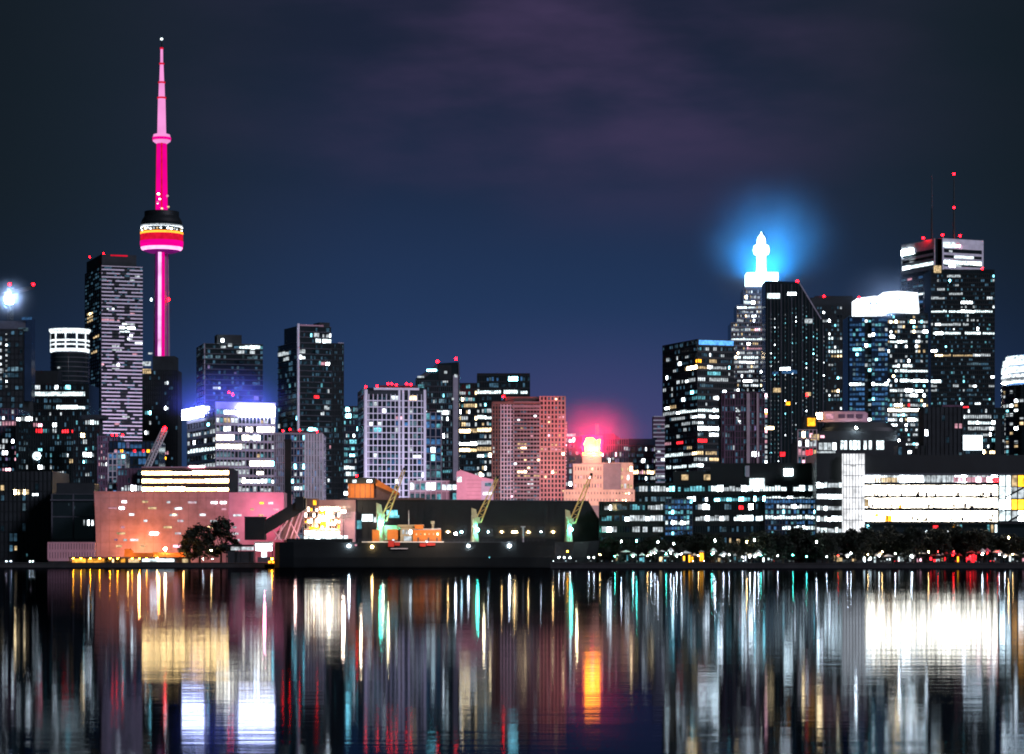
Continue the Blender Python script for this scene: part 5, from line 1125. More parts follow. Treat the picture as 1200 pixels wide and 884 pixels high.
def west_quay():
    # orange-roofed pavilion at the water
    Y = 948
    t = thing('quay_pavilion', 'low quayside pavilion with an orange canopy roof and glowing yellow and white bays', 'pavilion', (wx(150, Y), Y, G))
    q = lambda px, py: ((px-150)/F*Y, wz(py, Y)-G)
    P = lambda nm, a, c, yt, yb, d0, d1, m: (lambda mb: (mb.box(q(a, 0)[0], q(c, 0)[0], d0, d1, q(0, yb)[1], q(0, yt)[1], m), mb.build(nm, t))[1])(MB())
    P('plinth', 80, 228, 660.2, 662.3, -.3, 8, 'dark_concrete'); P('back_wall', 82, 222, 653, 660.2, 4, 5, 'brown_brick')
    for a, c, m in ((83, 100, 'bay_amber'), (101, 121, 'bay_amber'), (125, 132, 'C'), (140, 146, 'bay_amber'), (149, 162, 'C'), (165, 203, 'S'), (212, 219, 'C')): P('bay_light', a, c, 655, 660, 3.4, 3.9, m)
    for a in (81, 100.4, 122, 133.5, 146.6, 163, 204, 209, 221): P('post', a, a+1.2, 654, 660.2, .2, .6, 'black_metal')
    for a, c in ((122, 130), (133.5, 139.5)): P('kiosk', a, c, 654.5, 660.2, 1, 3, 'black_metal')
    P('roof', 81, 178, 652.8, 654.3, -.6, 5.2, 'brown_brick'); P('counter', 165, 205, 658.5, 660.2, .8, 1.2, 'black_metal')
    mb = MB(); mb.prism([q(145, 654), q(146, 643.5), q(152, 643.2), q(156, 648), q(179, 648), q(179, 653)], 0, 4, 'orange_cladding'); mb.build('canopy', t)
    mb = MB(); mb.prism([q(178, 653), q(179, 647), q(200, 648), q(221, 646.5), q(223, 653)], 0, 4.4, 'orange_cladding'); mb.build('canopy', t)['label'] = 'wider orange canopy under the bright lamp'
    mb = MB(); x, z = q(194, 645); mb.tube((x, -1, 0), (x, -1, z+.2), .08, 'black_metal'); mb.build('lamp_post', t); mb = MB(); mb.ball((x, -1, z+.4), .55, 'flood_warm', 10, 6); mb.build('lamp', t)
    light('pavilion_lamp_wash', '', 0, 186, 641, Y+10, (1, .38, .08), 5000, .4); light('pavilion_lamp_wash', '', 0, 150, 650, Y-4, (1, .5, .12), 700, .3); light('pavilion_lamp_wash', '', 0, 163, 641, 974, (1, .36, .10), 15000, .4)
    light('pavilion_lamp_wash', '', 0, 215, 650, Y-3, (1, .4, .1), 900, .3); light('pavilion_lamp_wash', '', 0, 310, 600, 975, (1, .25, .4), 9000, .4)  # the pink light is an added wash on the pink wall
    for px in (86, 95, 106, 117, 129, 138, 155, 163.5, 172, 184):
        mb = MB(); x, z = q(px, 654.6); mb.ball((x, -.3, z), .22, 'lamp_amber' if px < 180 else 'lamp_warm', 8, 5); mb.tube((x, -.3, z), (x, .4, z+.3), .04, 'black_metal'); mb.build('eaves_lamp', t)
    # white stall, shelter, boat
    Y = 942
    t = thing('market_stall', 'white-canopied market stall and counter left of the moored ship', 'stall', (wx(300, Y), Y, G)); q = lambda px, py: ((px-300)/F*Y, wz(py, Y)-G)
    P2 = lambda nm, a, c, yt, yb, d0, d1, m: (lambda mb: (mb.box(q(a, 0)[0], q(c, 0)[0], d0, d1, q(0, yb)[1], q(0, yt)[1], m), mb.build(nm, t))[1])(MB())
    P2('canopy', 298, 319.5, 635, 637.5, -1, 3, 'tent_fabric'); P2('light_panel', 299, 319, 637.6, 645.5, 1.6, 1.9, 'S'); P2('counter', 302, 318, 653, 659, -.5, .4, 'slate_concrete'); P2('light_panel', 306, 312, 646, 656, 1.5, 1.7, 'W'); P2('light_panel', 270, 297, 641, 645, 1, 1.3, 'W'); P2('roof', 264, 298, 638.5, 640.6, -1, 3, 'black_metal')
    for a in (265, 282, 298.5, 319): P2('post', a, a+.9, 638, 662, -.8, -.5, 'black_metal')
    P2('wall', 266, 297, 646, 661.5, 1.3, 3, 'dark_concrete'); P2('plinth', 262, 320.5, 661, 662.6, -1.1, 3.2, 'dark_concrete')
    Y = 930
    t = thing('work_boat', 'tiny work boat with orange lights moored at the stern of the black ship', 'boat', (wx(322, Y), Y-4, 0))
    k = Y/F; mb = MB(); st = [(-3.4, .2), (-2.6, 1.), (0, 1.25), (2.4, 1.1), (3.3, .9)]
    vs = [];
    for x, w in st: vs += [(x, -w*.6, -.2), (x, -w, 1.1), (x, w, 1.1), (x, w*.6, -.2)]
    fs = [(i*4+j, i*4+4+j, i*4+4+(j+1) % 4, i*4+(j+1) % 4) for i in range(4) for j in range(4)] + [(3, 2, 1, 0), (16, 17, 18, 19)]
    mb.add(vs, fs, 'black_metal'); mb.build('hull', t)
    mb = MB(); mb.box(-1.8, .6, -.8, .8, 1.1, 2.6, 'orange_cladding'); mb.build('cabin', t)
    for x in (-1.4, -.2): mb = MB(); mb.box(x-.4, x+.4, -.88, -.8, 1.6, 2.3, 'A'); mb.build('window', t)
    mb = MB(); mb.ball((-.6, 0, 3.0), .3, 'lamp_amber', 8, 5); mb.tube((-.6, 0, 2.6), (-.6, 0, 3), .05, 'black_metal'); mb.build('cabin_lamp', t)

# ================================================================ trees, lamps, tents along the promenade
TREES = []
def make_trees():
    for s in range(4):
        rr = random.Random(40+s); H = 9.
        tk = MB(); tk.tube((0, 0, -.2), (0, 0, H*.42), .24, 'bark', .15, 7)
        limbs = []
        for k in range(7):
            a = rr.random()*6.28; z0 = H*rr.uniform(.22, .42); r = H*rr.uniform(.14, .3); z1 = H*rr.uniform(.5, .86)
            p = Vector((math.cos(a)*r, math.sin(a)*r, z1)); tk.tube((0, 0, z0), p, .1, 'bark', .035, 5); limbs.append(p)
        cr = MB(); cl = []
        for k in range(52):
            a = rr.random()*6.28; u = rr.random()**.5; zf = rr.uniform(.18, 1.0)
            wr_ = H*.36*math.sin(min(1, (1.08-zf)*1.9)*1.45)**.8 * (1 if s != 2 else .72)
            cl.append((Vector((math.cos(a)*u*wr_, math.sin(a)*u*wr_, H*zf)), rr.uniform(.6, 1.2)))
        for c, r in cl:
            for j in range(48):
                d = Vector((rr.gauss(0, 1), rr.gauss(0, 1), rr.gauss(0, .8))).normalized()*r*rr.random()**.4
                p = c+d; n = Vector((rr.gauss(0, 1), rr.gauss(0, 1), rr.gauss(0, 1))).normalized(); a = n.orthogonal().normalized(); b2 = n.cross(a); w = rr.uniform(.2, .42)
                cr.add([p+a*w, p+b2*w*.6, p-a*w, p-b2*w*.6], [(0, 1, 2, 3)], 'leaves')
        TREES.append((tk, cr))
PROTO = {}
def tree(px, ybase, ytop, Y, s, label, grp, w=1.):
    z0 = G if ybase is None else wz(ybase, Y)
    H = wz(ytop, Y)-z0; sc = H/9.
    if s not in PROTO:
        t = thing('tree', label, 'tree', (0, 0, 0), 0, grp); tk, cr = TREES[s]; tk.build('trunk', t); cr.build('crown', t); PROTO[s] = t
    else:
        t = dup(PROTO[s], (0, 0, 0), label)
    t.location = (wx(px, Y), Y, z0); t.rotation_euler = (0, 0, rnd.random()*6.28); t.scale = (sc*w, sc*w, sc); t['label'] = label; t['group'] = grp
    return t
def promenade():
    make_trees()
    tree(234, None, 617, 925.0+25, 0, 'broad dark tree leaning over the quay in front of the pink building', 'pair of trees before the pink building', 1.35)
    tree(259, None, 610, 952, 1, 'taller dark tree of the pair before the pink building', 'pair of trees before the pink building', 1.15)
    tree(222, None, 627, 951, 3, 'small dark tree at the edge of the pair before the pink building', 'pair of trees before the pink building', 1.2)
    g = 'promenade trees along the east quay'
    rr = random.Random(77)
    tree(998.5, None, 623, 905, 2, 'pointed dark tree standing in front of the tall white pillar', g, 1.15)
    for k in range(33):
        px = 838+k*11.2+rr.uniform(-3, 3)
        if 990 < px < 1007: continue
        if 920 < px < 940: yt = 620
        else: yt = rr.uniform(617, 632)
        if px < 900: yt += 6
        tree(px, None, yt, rr.uniform(898, 925), rr.choice((0, 1, 3)), 'dark leafy promenade tree in front of the long bright building' if px > 957 else 'dark leafy promenade tree in front of the campus building', g, rr.uniform(1., 1.3))
    for k in range(13):
        tree(706+k*10.5+rr.uniform(-3, 3), None, rr.uniform(626, 637), rr.uniform(915, 932), rr.choice((0, 1, 3)), 'small dark tree under the dim west wing of the campus building', g, rr.uniform(1.1, 1.4))
    # lamps
    protos = {}
    def lamp(px, py, Y, m, lab, grp='street lamps on the east quay', r=.24):
        h = wz(py, Y)-G
        key = (m,)
        if key not in protos:
            t = thing('street_lamp', lab, 'street lamp', (0, 0, 0), 0, grp)
            mb = MB(); mb.tube((0, 0, 0), (0, 0, 3.), .07, 'black_metal', .05); mb.build('pole', t)
            mb = MB(); mb.lathe([(.28, 3.22), (.22, 3.34), (.05, 3.42)], 'black_metal', 10); mb.build('cap', t)
            mb = MB(); mb.ball((0, 0, 3.08), .15, m, 10, 6); mb.build('lamp_head', t); protos[key] = t
        else: t = dup(protos[key], (0, 0, 0), lab)
        t.location = (wx(px, Y), Y, G); t.scale = (1., 1., h/3.1); t['label'] = lab
        return t
    for k in range(15):
        px = 701+k*19.+rr.uniform(-4, 4); m = rr.choice(('lamp_white', 'lamp_white', 'lamp_warm', 'lamp_teal'))
        lab = {'lamp_white': 'cool white globe lamp on the quay edge before the campus building', 'lamp_warm': 'warm globe lamp on the quay edge before the campus building', 'lamp_teal': 'greenish globe lamp on the quay edge before the campus building'}[m]
        lamp(px, rr.uniform(648, 653), rr.uniform(890, 897), m, lab)
    for k in range(13):
        px = 984+k*17.+rr.uniform(-4, 4); m = rr.choice(('lamp_white', 'lamp_warm', 'lamp_warm', 'lamp_red', 'lamp_red'))
        lab = {'lamp_white': 'cool white globe lamp on the quay edge before the long bright building', 'lamp_warm': 'warm globe lamp on the quay edge before the long bright building', 'lamp_red': 'red globe lamp on the quay edge before the long bright building'}[m]
        lamp(px, rr.uniform(646, 652), rr.uniform(890, 897), m, lab)
    for px in (7.5, 13, 35, 39): lamp(px, 658, 945, 'lamp_white', 'low white lamp on the dark quay below the black warehouse', 'lamps on the west quay')
    for px, m in ((238, 'lamp_white'), (249, 'lamp_white'), (270, 'lamp_white'), (294, 'lamp_white'), (247.5, 'lamp_warm')): lamp(px, 655 if m == 'lamp_white' else 645, 945, m, 'white globe lamp between the dark trees and the moored ship' if m == 'lamp_white' else 'tall warm globe lamp among the dark trees before the pink building', 'lamps on the west quay')
    # tall lamps under the trees
    for px, py, m in ((875, 635, 'lamp_warm'), (728, 634.5, 'lamp_white'), (746, 634, 'lamp_teal'), (771, 635, 'lamp_white'), (789.5, 637, 'lamp_white'), (838, 633.5, 'lamp_white'), (884, 633, 'lamp_white'), (957, 635, 'lamp_white'), (1182, 630, 'lamp_warm')):
        lamp(px, py, 897, m, {'lamp_warm': 'tall warm lamp rising above the promenade trees', 'lamp_white': 'tall white lamp rising above the promenade trees', 'lamp_teal': 'tall greenish lamp rising above the promenade trees'}[m], 'tall lamps among the promenade trees')
    # amber service lamp and little lit barge stage on the pier
    lamp(665, 646, 888, 'lamp_amber', 'amber lamp standing on the pier end before the ship bow', 'lamps on the pier'); 
    for px in (655, 661, 668, 690, 696): lamp(px, 653.5, 887, 'lamp_white', 'small white lamp on the pier end before the ship bow', 'lamps on the pier')
    # glowing stalls and parasols, no two alike
    def tent(px, w, yt, Y, fab, lit, lab, grp='stalls and parasols along the east quay'):
        k = Y/F; hw = w*k/2; h = wz(yt, Y)-G
        t = thing('market_stall', lab, 'stall', (wx(px, Y), Y, G), R(rr.uniform(-25, 25)), grp)
        mb = MB(); e = h*rr.uniform(.72, .9); a = rr.uniform(-.3, .3)*hw
        mb.add([(-hw, -1.4, e), (hw, -1.4, e), (hw, 1.4, e*1.03), (-hw, 1.4, e*1.03), (a, 0, h)], [(0, 1, 4), (1, 2, 4), (2, 3, 4), (3, 0, 4), (3, 2, 1, 0)], fab); mb.build('canopy', t)
        for sx in (-1, 1):
            for sy in (-1, 1): mb = MB(); mb.tube((sx*hw*.94, sy*1.3, 0), (sx*hw*.94, sy*1.3, e), .05, 'black_metal'); mb.build('leg', t)
        n = max(1, round(w/4))
        for q_ in range(n):
            if n > 1 and rr.random() < .25: continue
            x0 = -hw*.9+2*hw*.9*q_/n; x1 = x0+2*hw*.9/n*rr.uniform(.4, .95); z0 = rr.uniform(.2, 1.1); mb = MB(); mb.box(x0, x1, .9, 1.0, z0, z0+(e*.95-z0)*rr.uniform(.4, 1.), lit); mb.build('lit_panel', t)
        mb = MB(); mb.box(-hw*.8, hw*.8*rr.uniform(-.2, 1), -1.0, -.5, 0, rr.uniform(.6, 1.2), 'dark_concrete'); mb.build('counter', t)
    def parasol(px, yt, Y, fab, m, lab, grp='stalls and parasols along the east quay'):
        h = wz(yt, Y)-G
        t = thing('parasol', lab, 'parasol', (wx(px, Y), Y, G), 0, grp)
        mb = MB(); mb.tube((0, 0, 0), (0, 0, h), .04, 'black_metal'); mb.build('pole', t)
        mb = MB(); mb.lathe([(1.25, h*.74), (.9, h*.86), (.06, h)], fab, 10, smooth=False); mb.build('canopy', t)
        mb = MB(); mb.ball((0, -.2, h*.66), .16, m, 8, 5); mb.build('lamp', t)
    names = {'T': 'teal', 'W': 'white', 'S': 'brilliant white', 'A': 'amber', 'R': 'red', 'C': 'cream', 'P': 'pink'}
    def fill(xa, xb, pick, side):
        x = xa
        while x < xb:
            w = rr.choice((3, 4, 5, 6, 8, 11)); lit, fab = pick(x)
            if rr.random() < .28:
                red = fab == 'red_fabric'
                parasol(x, rr.uniform(642, 649), rr.uniform(896, 903), 'pink_fabric' if red else 'tent_fabric', 'lamp_red' if red else 'lamp_white', ('pink parasol lit red' if red else 'pale parasol lit white')+f' from beneath on the quay {side}')
                x += rr.uniform(4, 7)
            else:
                tent(x+w/2, w, rr.uniform(644, 650.5), rr.uniform(898, 903), fab, lit, f'{"red" if fab == "red_fabric" else "pale"} canopied stall with {names[lit]} lit back on the quay {side}')
                x += w+rr.choice((.5, 1, 2, 3, 6))
    fill(722, 792, lambda x: (rr.choice('TTWTC'), 'tent_fabric'), 'before the campus building')
    fill(793, 826, lambda x: ('A' if rr.random() < .8 else 'C', 'tent_fabric'), 'before the campus building')
    fill(836, 908, lambda x: (rr.choice('WTWCS'), 'tent_fabric'), 'before the campus building')
    fill(976, 1034, lambda x: (rr.choice('WSSC'), 'tent_fabric'), 'before the long bright building')
    def mixed(x):
        red = rr.random() < (.85 if (1036 < x < 1052 or 1108 < x < 1150) else .2)
        return ('R' if rr.random() < .7 else 'A', 'red_fabric') if red else (rr.choice('WSPC'), 'tent_fabric')
    fill(1036, 1212, mixed, 'before the long bright building')
    # parked cars: tail lights in the dark
    def car():
        t = thing('parked_car', 'dark parked car behind the tents on the east quay', 'car', (0, 0, 0), 0, 'cars parked behind the tents')
        mb = MB(); mb.prism([(-2.1, .35), (2.1, .35), (2.15, .8), (1.3, .95), (.7, 1.42), (-1.1, 1.42), (-1.7, .98), (-2.15, .85)], -.85, .85, 'black_metal'); mb.build('body', t)
        for x in (-1.3, 1.3):
            for y in (-.8, .8):
                mb = MB(); mb.lathe([(.32, -.1), (.32, .1)], 'asphalt', 12); o = mb.build('wheel', t); o.location = (x, y, .32); o.rotation_euler = (R(90), 0, 0)
        for y in (-.6, .6):
            mb = MB(); mb.box(-2.2, -2.1, y-.16, y+.16, .65, .82, 'R'); mb.build('tail_light', t)
            mb = MB(); mb.box(2.1, 2.2, y-.16, y+.16, .6, .76, 'W'); mb.build('headlight', t)
        return t
    c0 = car()
    for k, px in enumerate((1033, 1048, 1101, 1120, 1140, 1163, 1188, 905, 926)):
        t = c0 if k == 0 else dup(c0, (0, 0, 0)); Y = 904+k % 3*2.2; t.location = (wx(px, Y), Y, G+.004); t.rotation_euler = (0, 0, R((78, 100, 84, 95, 88)[k % 5]) if k % 2 else R(-85))
        t['label'] = 'dark parked car behind the tents on the east quay'
    # quay-edge railing lights: low bollards
    b0 = thing('light_bollard', 'knee-high glowing bollard on the kerb of the east quay', 'bollard', (0, 0, 0), 0, 'bollards on the east quay')
    mb = MB(); mb.tube((0, 0, 0), (0, 0, .7), .09, 'black_metal'); mb.build('post', b0); mb = MB(); mb.tube((0, 0, .7), (0, 0, .86), .08, 'S'); mb.build('lamp', b0)
    for k in range(17):
        px = 650+k*13.7+rr.uniform(-3, 3); Y = 881.2
        t = b0 if k == 0 else dup(b0, (0, 0, 0)); t.location = (wx(px, Y), Y, G)

# ================================================================ ground, water, sky, light
def setting():
    mb = MB()
    yb = 7800
    pl = [(-5200, 940), (wx(703, 900), 940), (wx(703, 900), 899), (wx(645, 899), 899), (wx(645, 880), 880), (5200, 880), (5200, yb), (-5200, yb)]
    n = len(pl); vs = [(x, y, -3) for x, y in pl] + [(x, y, G) for x, y in pl]
    mb.add(vs, [tuple(range(n-1, -1, -1)), tuple(range(n, 2*n))] + [(i, (i+1) % n, (i+1) % n+n, i+n) for i in range(n)], 'asphalt')
    tag(mb.build('ground'), 'dark city ground and quay platform at the water', None, None, 'structure')
    mb = MB(); e = .5
    x0, x1 = wx(645, 880), 5000
    mb.box(x0, x1, 879.6, 880.9, G+.004, G+.16, 'quay_concrete'); tag(mb.build('quay_kerb'), 'concrete kerb along the east quay', None, None, 'structure')
    mb = MB(); mb.box(-5000, wx(320, 940), 939.6, 940.9, G+.004, G+.16, 'quay_concrete'); tag(mb.build('quay_kerb'), 'concrete kerb along the west quay', None, None, 'structure')
    mb = MB(); mb.box(x0+30, 3000, 903, 913, G+.003, G+.007, 'quay_concrete'); tag(mb.build('road'), 'quayside road', None, None, 'structure')
    # water
    m, nt, out = newmat('water')
    b = nt.nodes.new('ShaderNodeBsdfAnisotropic'); b.distribution = 'BECKMANN'; b.inputs['Color'].default_value = (.26, .285, .32, 1); b.inputs['Roughness'].default_value = WATER_ROUGH
    tc = nt.nodes.new('ShaderNodeTexCoord')
    def noise(sx, sy, sc, det):
        mp = nt.nodes.new('ShaderNodeMapping'); mp.inputs['Scale'].default_value = (sx, sy, 1)
        nz = nt.nodes.new('ShaderNodeTexNoise'); nz.inputs['Scale'].default_value = sc; nz.inputs['Detail'].default_value = det
        nt.links.new(tc.outputs['Object'], mp.inputs[0]); nt.links.new(mp.outputs[0], nz.inputs['Vector']); return nz
    n1 = noise(.35, 1., .22, 4); n2 = noise(.22, 1., 1.3, 3)
    ad = nt.nodes.new('ShaderNodeMath'); ad.operation = 'MULTIPLY_ADD'; ad.inputs[1].default_value = .34
    nt.links.new(n2.outputs['Fac'], ad.inputs[0]); nt.links.new(n1.outputs['Fac'], ad.inputs[2])
    bp = nt.nodes.new('ShaderNodeBump'); bp.inputs['Strength'].default_value = 1.; bp.inputs['Distance'].default_value = WATER_BUMP
    nt.links.new(ad.outputs[0], bp.inputs['Height']); nt.links.new(bp.outputs[0], b.inputs['Normal'])
    # gust patches: roughness varies slowly over the basin
    n3 = noise(.25, 1., .035, 3); mr = nt.nodes.new('ShaderNodeMapRange'); mr.inputs[1].default_value = .35; mr.inputs[2].default_value = .65
    mr.inputs[3].default_value = WATER_ROUGH*.85; mr.inputs[4].default_value = WATER_ROUGH*1.15
    nt.links.new(n3.outputs['Fac'], mr.inputs[0]); nt.links.new(mr.outputs[0], b.inputs['Roughness'])
    df = nt.nodes.new('ShaderNodeBsdfDiffuse'); df.inputs[0].default_value = (.004, .008, .012, 1)
    lw = nt.nodes.new('ShaderNodeFresnel'); lw.inputs['IOR'].default_value = 1.333
    ms = nt.nodes.new('ShaderNodeMixShader'); nt.links.new(lw.outputs[0], ms.inputs[0]); nt.links.new(df.outputs[0], ms.inputs[1]); nt.links.new(b.outputs[0], ms.inputs[2])
    nt.links.new(ms.outputs[0], out.inputs[0])
    mb = MB(); mb.add([(-5300, -200, 0), (5300, -200, 0), (5300, 1000, 0), (-5300, 1000, 0)], [(0, 1, 2, 3)], 'water')
    tag(mb.build('water'), 'dark calm harbour water full of long light reflections', None, None, 'structure')

    # pockets of mist added to draw halos round the strongest lamps
    mist(902, 290, 2090, 84, .0020, 1.05); mist(694, 515, 1140, 29, .0055, .95, 1.15); mist(262, 474, 1232, 29, .0032, .9, 1.5); mist(13, 352, 1496, 20, .004); mist(1040, 346, 1982, 44, .0010, .8, 1.3); mist(403, 599, 950, 7, .02)
    mist(560, 620, 903, 5, .02); mist(670, 620, 903, 5, .02); mist(446, 613, 903, 6, .014)

    # world
    w = bpy.data.worlds.new('World'); SC.world = w; w.use_nodes = True; nt = w.node_tree; nt.nodes.clear()
    out = nt.nodes.new('ShaderNodeOutputWorld'); bg = nt.nodes.new('ShaderNodeBackground')
    sky = nt.nodes.new('ShaderNodeTexSky'); sky.sky_type = 'NISHITA'; sky.sun_disc = False; sky.sun_elevation = R(24); sky.sun_rotation = R(135)
    bs = nt.nodes.new('ShaderNodeBackground'); nt.links.new(sky.outputs[0], bs.inputs[0]); bs.inputs[1].default_value = .0006
    tc = nt.nodes.new('ShaderNodeTexCoord'); sp = nt.nodes.new('ShaderNodeSeparateXYZ'); nt.links.new(tc.outputs['Generated'], sp.inputs[0])
    def M(op, a, b_=None, c=None):
        n = nt.nodes.new('ShaderNodeMath'); n.operation = op
        for i, x in enumerate((a, b_, c)):
            if x is None: continue
            if isinstance(x, (int, float)): n.inputs[i].default_value = x
            else: nt.links.new(x, n.inputs[i])
        return n.outputs[0]
    cr = nt.nodes.new('ShaderNodeValToRGB'); e = cr.color_ramp
    stops = SKY
    while len(e.elements) < len(stops): e.elements.new(.5)
    for i, (p, c) in enumerate(stops): e.elements[i].position = p; e.elements[i].color = (*c, 1)
    nt.links.new(M('ADD', M('MULTIPLY', sp.outputs[2], 2.), 0.), cr.inputs[0])     # elevation 0 .. 30 degrees
    # darker away from the city centre
    az0 = M('ARCTAN2', sp.outputs[0], sp.outputs[1])
    az = M('ABSOLUTE', M('SUBTRACT', az0, .005))
    fall = nt.nodes.new('ShaderNodeMapRange'); fall.interpolation_type = 'SMOOTHSTEP'; fall.inputs[1].default_value = .04; fall.inputs[2].default_value = .24; fall.inputs[3].default_value = 1.08; fall.inputs[4].default_value = .33
    nt.links.new(az, fall.inputs[0])
    # cloud bank lit purple by the city
    mp = nt.nodes.new('ShaderNodeMapping'); mp.inputs['Scale'].default_value = (7., 7., 22.); mp.inputs['Rotation'].default_value = (0, R(8), 0); mp.inputs['Location'].default_value = (.6, 0, .25)
    nz = nt.nodes.new('ShaderNodeTexNoise'); nz.inputs['Scale'].default_value = 1.; nz.inputs['Detail'].default_value = 5; nz.inputs['Roughness'].default_value = .5
    nt.links.new(tc.outputs['Generated'], mp.inputs[0]); nt.links.new(mp.outputs[0], nz.inputs['Vector'])
    cm = nt.nodes.new('ShaderNodeMapRange'); cm.interpolation_type = 'SMOOTHSTEP'; cm.inputs[1].default_value = .36; cm.inputs[2].default_value = .72
    nt.links.new(nz.outputs['Fac'], cm.inputs[0])
    up = nt.nodes.new('ShaderNodeMapRange'); up.interpolation_type = 'SMOOTHSTEP'; up.inputs[1].default_value = .105; up.inputs[2].default_value = .185
    nt.links.new(sp.outputs[2], up.inputs[0])
    cl = nt.nodes.new('ShaderNodeMapRange'); cl.interpolation_type = 'SMOOTHSTEP'; cl.inputs[1].default_value = .02; cl.inputs[2].default_value = .19; cl.inputs[3].default_value = 1.; cl.inputs[4].default_value = .12
    nt.links.new(M('ABSOLUTE', M('SUBTRACT', az0, .035)), cl.inputs[0])
    cf = M('MULTIPLY', M('MULTIPLY', cm.outputs[0], up.outputs[0]), cl.outputs[0])
    mx = nt.nodes.new('ShaderNodeMix'); mx.data_type = 'RGBA'
    nt.links.new(cf, mx.inputs[0]); nt.links.new(cr.outputs[0], mx.inputs[6]); mx.inputs[7].default_value = (*CLOUD, 1)
    # violet glow low over the centre; added teal glow behind the viewer lifts facades
    g1 = nt.nodes.new('ShaderNodeMapRange'); g1.interpolation_type = 'SMOOTHSTEP'; g1.inputs[1].default_value = .10; g1.inputs[2].default_value = .0; nt.links.new(sp.outputs[2], g1.inputs[0])
    g2 = nt.nodes.new('ShaderNodeMapRange'); g2.interpolation_type = 'SMOOTHSTEP'; g2.inputs[1].default_value = .10; g2.inputs[2].default_value = .0; nt.links.new(M('ABSOLUTE', M('SUBTRACT', az0, .034)), g2.inputs[0])
    m2 = nt.nodes.new('ShaderNodeMix'); m2.data_type = 'RGBA'; nt.links.new(M('MULTIPLY', M('MULTIPLY', g1.outputs[0], g2.outputs[0]), 1.), m2.inputs[0]); nt.links.new(mx.outputs[2], m2.inputs[6]); m2.inputs[7].default_value = (.085, .055, .175, 1)
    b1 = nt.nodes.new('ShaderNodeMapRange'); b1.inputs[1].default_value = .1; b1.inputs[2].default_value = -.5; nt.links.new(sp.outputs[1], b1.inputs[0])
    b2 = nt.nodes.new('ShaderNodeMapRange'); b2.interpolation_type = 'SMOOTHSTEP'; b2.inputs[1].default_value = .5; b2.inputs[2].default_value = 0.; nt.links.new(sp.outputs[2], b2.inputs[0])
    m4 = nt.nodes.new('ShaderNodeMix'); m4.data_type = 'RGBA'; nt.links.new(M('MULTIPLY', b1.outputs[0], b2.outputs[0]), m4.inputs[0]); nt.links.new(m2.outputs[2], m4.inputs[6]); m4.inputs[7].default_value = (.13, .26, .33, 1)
    # away from the city the night sky sinks to a dark teal
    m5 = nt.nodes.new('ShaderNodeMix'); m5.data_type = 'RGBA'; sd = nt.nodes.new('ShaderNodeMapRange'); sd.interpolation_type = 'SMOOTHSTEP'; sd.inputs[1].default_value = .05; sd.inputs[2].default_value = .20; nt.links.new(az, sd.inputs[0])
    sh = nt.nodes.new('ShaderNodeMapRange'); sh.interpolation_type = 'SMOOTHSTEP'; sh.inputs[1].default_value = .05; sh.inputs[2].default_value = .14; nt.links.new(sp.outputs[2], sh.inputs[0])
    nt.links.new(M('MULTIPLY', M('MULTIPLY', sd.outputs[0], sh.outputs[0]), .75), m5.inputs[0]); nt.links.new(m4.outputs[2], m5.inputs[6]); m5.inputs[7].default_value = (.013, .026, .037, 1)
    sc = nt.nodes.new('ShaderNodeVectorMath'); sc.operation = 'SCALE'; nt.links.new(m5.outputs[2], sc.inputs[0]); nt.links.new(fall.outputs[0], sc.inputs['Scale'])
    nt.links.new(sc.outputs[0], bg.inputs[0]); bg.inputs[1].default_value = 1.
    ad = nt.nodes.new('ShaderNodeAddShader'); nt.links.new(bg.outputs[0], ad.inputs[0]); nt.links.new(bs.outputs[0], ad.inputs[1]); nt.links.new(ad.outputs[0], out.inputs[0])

    # lavender sun added to brighten pale walls, from behind the viewer's right shoulder
    d = bpy.data.lights.new('sun', 'SUN'); d.energy = SUN; d.color = (.84, .80, 1.); d.angle = R(12)
    o = bpy.data.objects.new('sun', d); COL.objects.link(o); o.location = (300, -100, 300)
    a = R(135); el = R(24); v = Vector((math.sin(a)*math.cos(el), math.cos(a)*math.cos(el), math.sin(el)))
    o.rotation_euler = v.to_track_quat('Z', 'Y').to_euler()

    # lamps that light the mist, and unseen washes added for walls
    light('spire_floodlight', '', 0, 896, 334, 2084, (.008, .33, 1.), GLOW_SPIRE, 3, 178, (0, -.1, 1))
    light('sign_floodlight', '', 0, 694, 537, 1138, (1., .004, .10), GLOW_RED*1.3, 1., 178, (0, -.1, 1))
    light('sign_spill_wash', '', 0, 692, 536, 1136, (1., .46, .34), 14000, 1., 160, (0, 1, -.5))  # unseen spots added to spread the sign's coral light over walls
    light('sign_spill_wash', '', 0, 682, 545, 1175, (1., .36, .30), 34000, 1.5, 160, (-.7, .7, -.1))
    light('sign_spill_wash', '', 0, 682, 495, 1175, (1., .30, .27), 18000, 1.5, 160, (-.7, .7, -.3))
    light('added_wash', '', 0, 700, 580, 1095, (1., .68, .56), 120000, 1.5, 165, (0, 1, .1))  # unseen warm and lilac floods added to brighten the facades
    light('added_wash', '', 0, 630, 592, 1165, (1., .64, .72), 40000, 1.5, 165, (0, 1, .3))
    light('added_wash', '', 0, 553, 580, 1030, (1., .50, .60), 40000, 1., 165, (0, 1, .1))
    light('added_wash', '', 0, 460, 580, 1300, (.80, .72, 1.), 90000, 1., 165, (0, 1, .35))
    light('added_wash', '', 0, 150, 520, 1960, (.95, .66, 1.), 260000, 1., 165, (-.1, 1, .35))
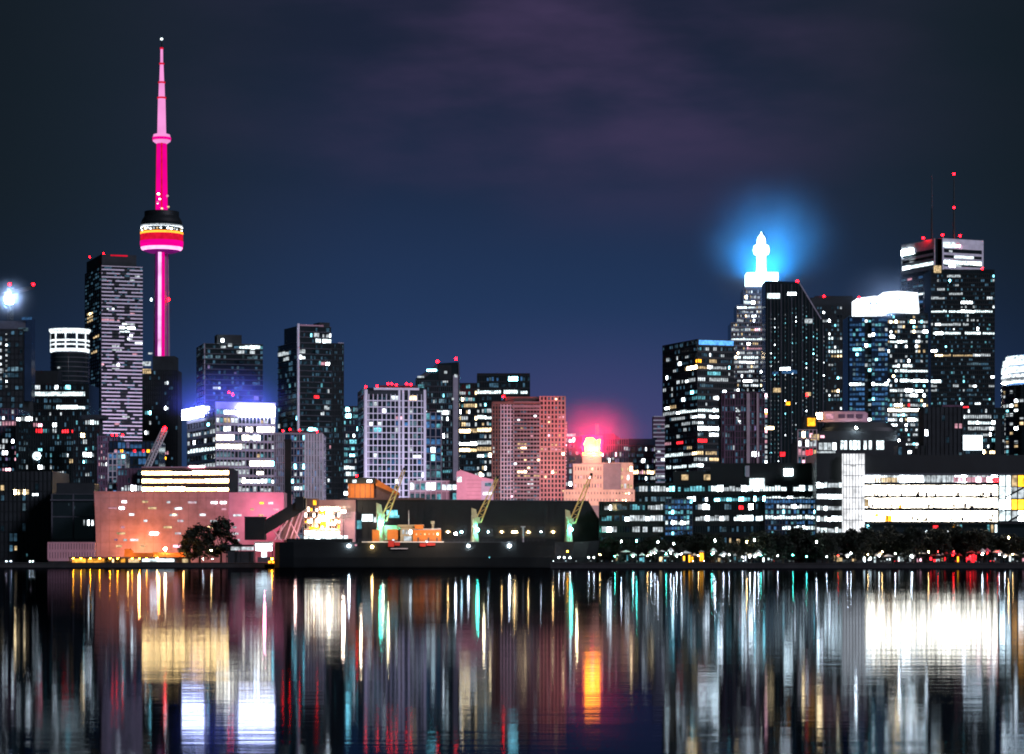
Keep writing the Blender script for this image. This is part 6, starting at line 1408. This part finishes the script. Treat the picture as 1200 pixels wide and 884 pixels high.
    light('roof_sign_light', '', 0, 229, 492, 1226, (.07, .10, 1.), GLOW_BLUE, 1, 178, (0, -.1, 1)); light('roof_sign_light', '', 0, 300, 492, 1230, (.07, .10, 1.), GLOW_BLUE, 1, 178, (0, -.1, 1))
    light('crane_floodlight', '', 0, 12.5, 350, 1496, (.35, .55, 1.), GLOW_CRANE, .8, 176, (0, -1, .1)); light('crown_floodlight', '', 0, 1042, 372, 1983, (.35, .55, 1.), GLOW_CROWN, 3, 178, (0, -.1, 1)); light('works_floodlight', '', 0, 402.5, 598, 950.5, (1., .7, .55), GLOW_WORKS, .5, 176, (0, -1, .2))

    cam = bpy.data.cameras.new('camera'); co = bpy.data.objects.new('camera', cam); COL.objects.link(co)
    co.location = (0, 0, CZ); co.rotation_euler = (R(90), 0, 0)
    cam.sensor_width = 36.; cam.lens = 36*F/1200.; cam.shift_y = (HZ-442)/1200.; cam.clip_start = .5; cam.clip_end = 30000
    SC.camera = co
    SC.cycles.filter_width = 1.9
    vs = SC.view_settings; vs.view_transform = 'Standard'; vs.look = 'None'; vs.exposure = EXPO; vs.gamma = 1; vs.use_curve_mapping = False
    c = SC.cycles; c.use_denoising = True; c.max_bounces = 4; c.diffuse_bounces = 2; c.glossy_bounces = 3; c.transmission_bounces = 2; c.volume_bounces = 0
    c.sample_clamp_indirect = 4.; c.caustics_reflective = False; c.caustics_refractive = False
    try: c.denoiser = 'OPENIMAGEDENOISE'; c.denoising_input_passes = 'RGB_ALBEDO_NORMAL'
    except Exception: pass

WATER_ROUGH, WATER_BUMP = .060, .009
SUN, EXPO = 1.35, 0.
GLOW_SPIRE, GLOW_RED, GLOW_BLUE, GLOW_CRANE, GLOW_CROWN, GLOW_WORKS = 2.6e6, 3.6e5, 3.6e5, 8e5, 6e5, 4000
SKY = [(0., (.022, .062, .175)), (.10, (.017, .047, .142)), (.18, (.0125, .033, .096)), (.28, (.0095, .020, .053)), (.38, (.0095, .0145, .036)), (.60, (.007, .010, .021)), (1., (.006, .008, .015))]
CLOUD = (.058, .038, .098)

far_west(); pinkhouse(); mid_west(); centre(); needle(); east_towers(); east_front(); shed_and_works(); ship(); west_quay(); promenade(); setting()
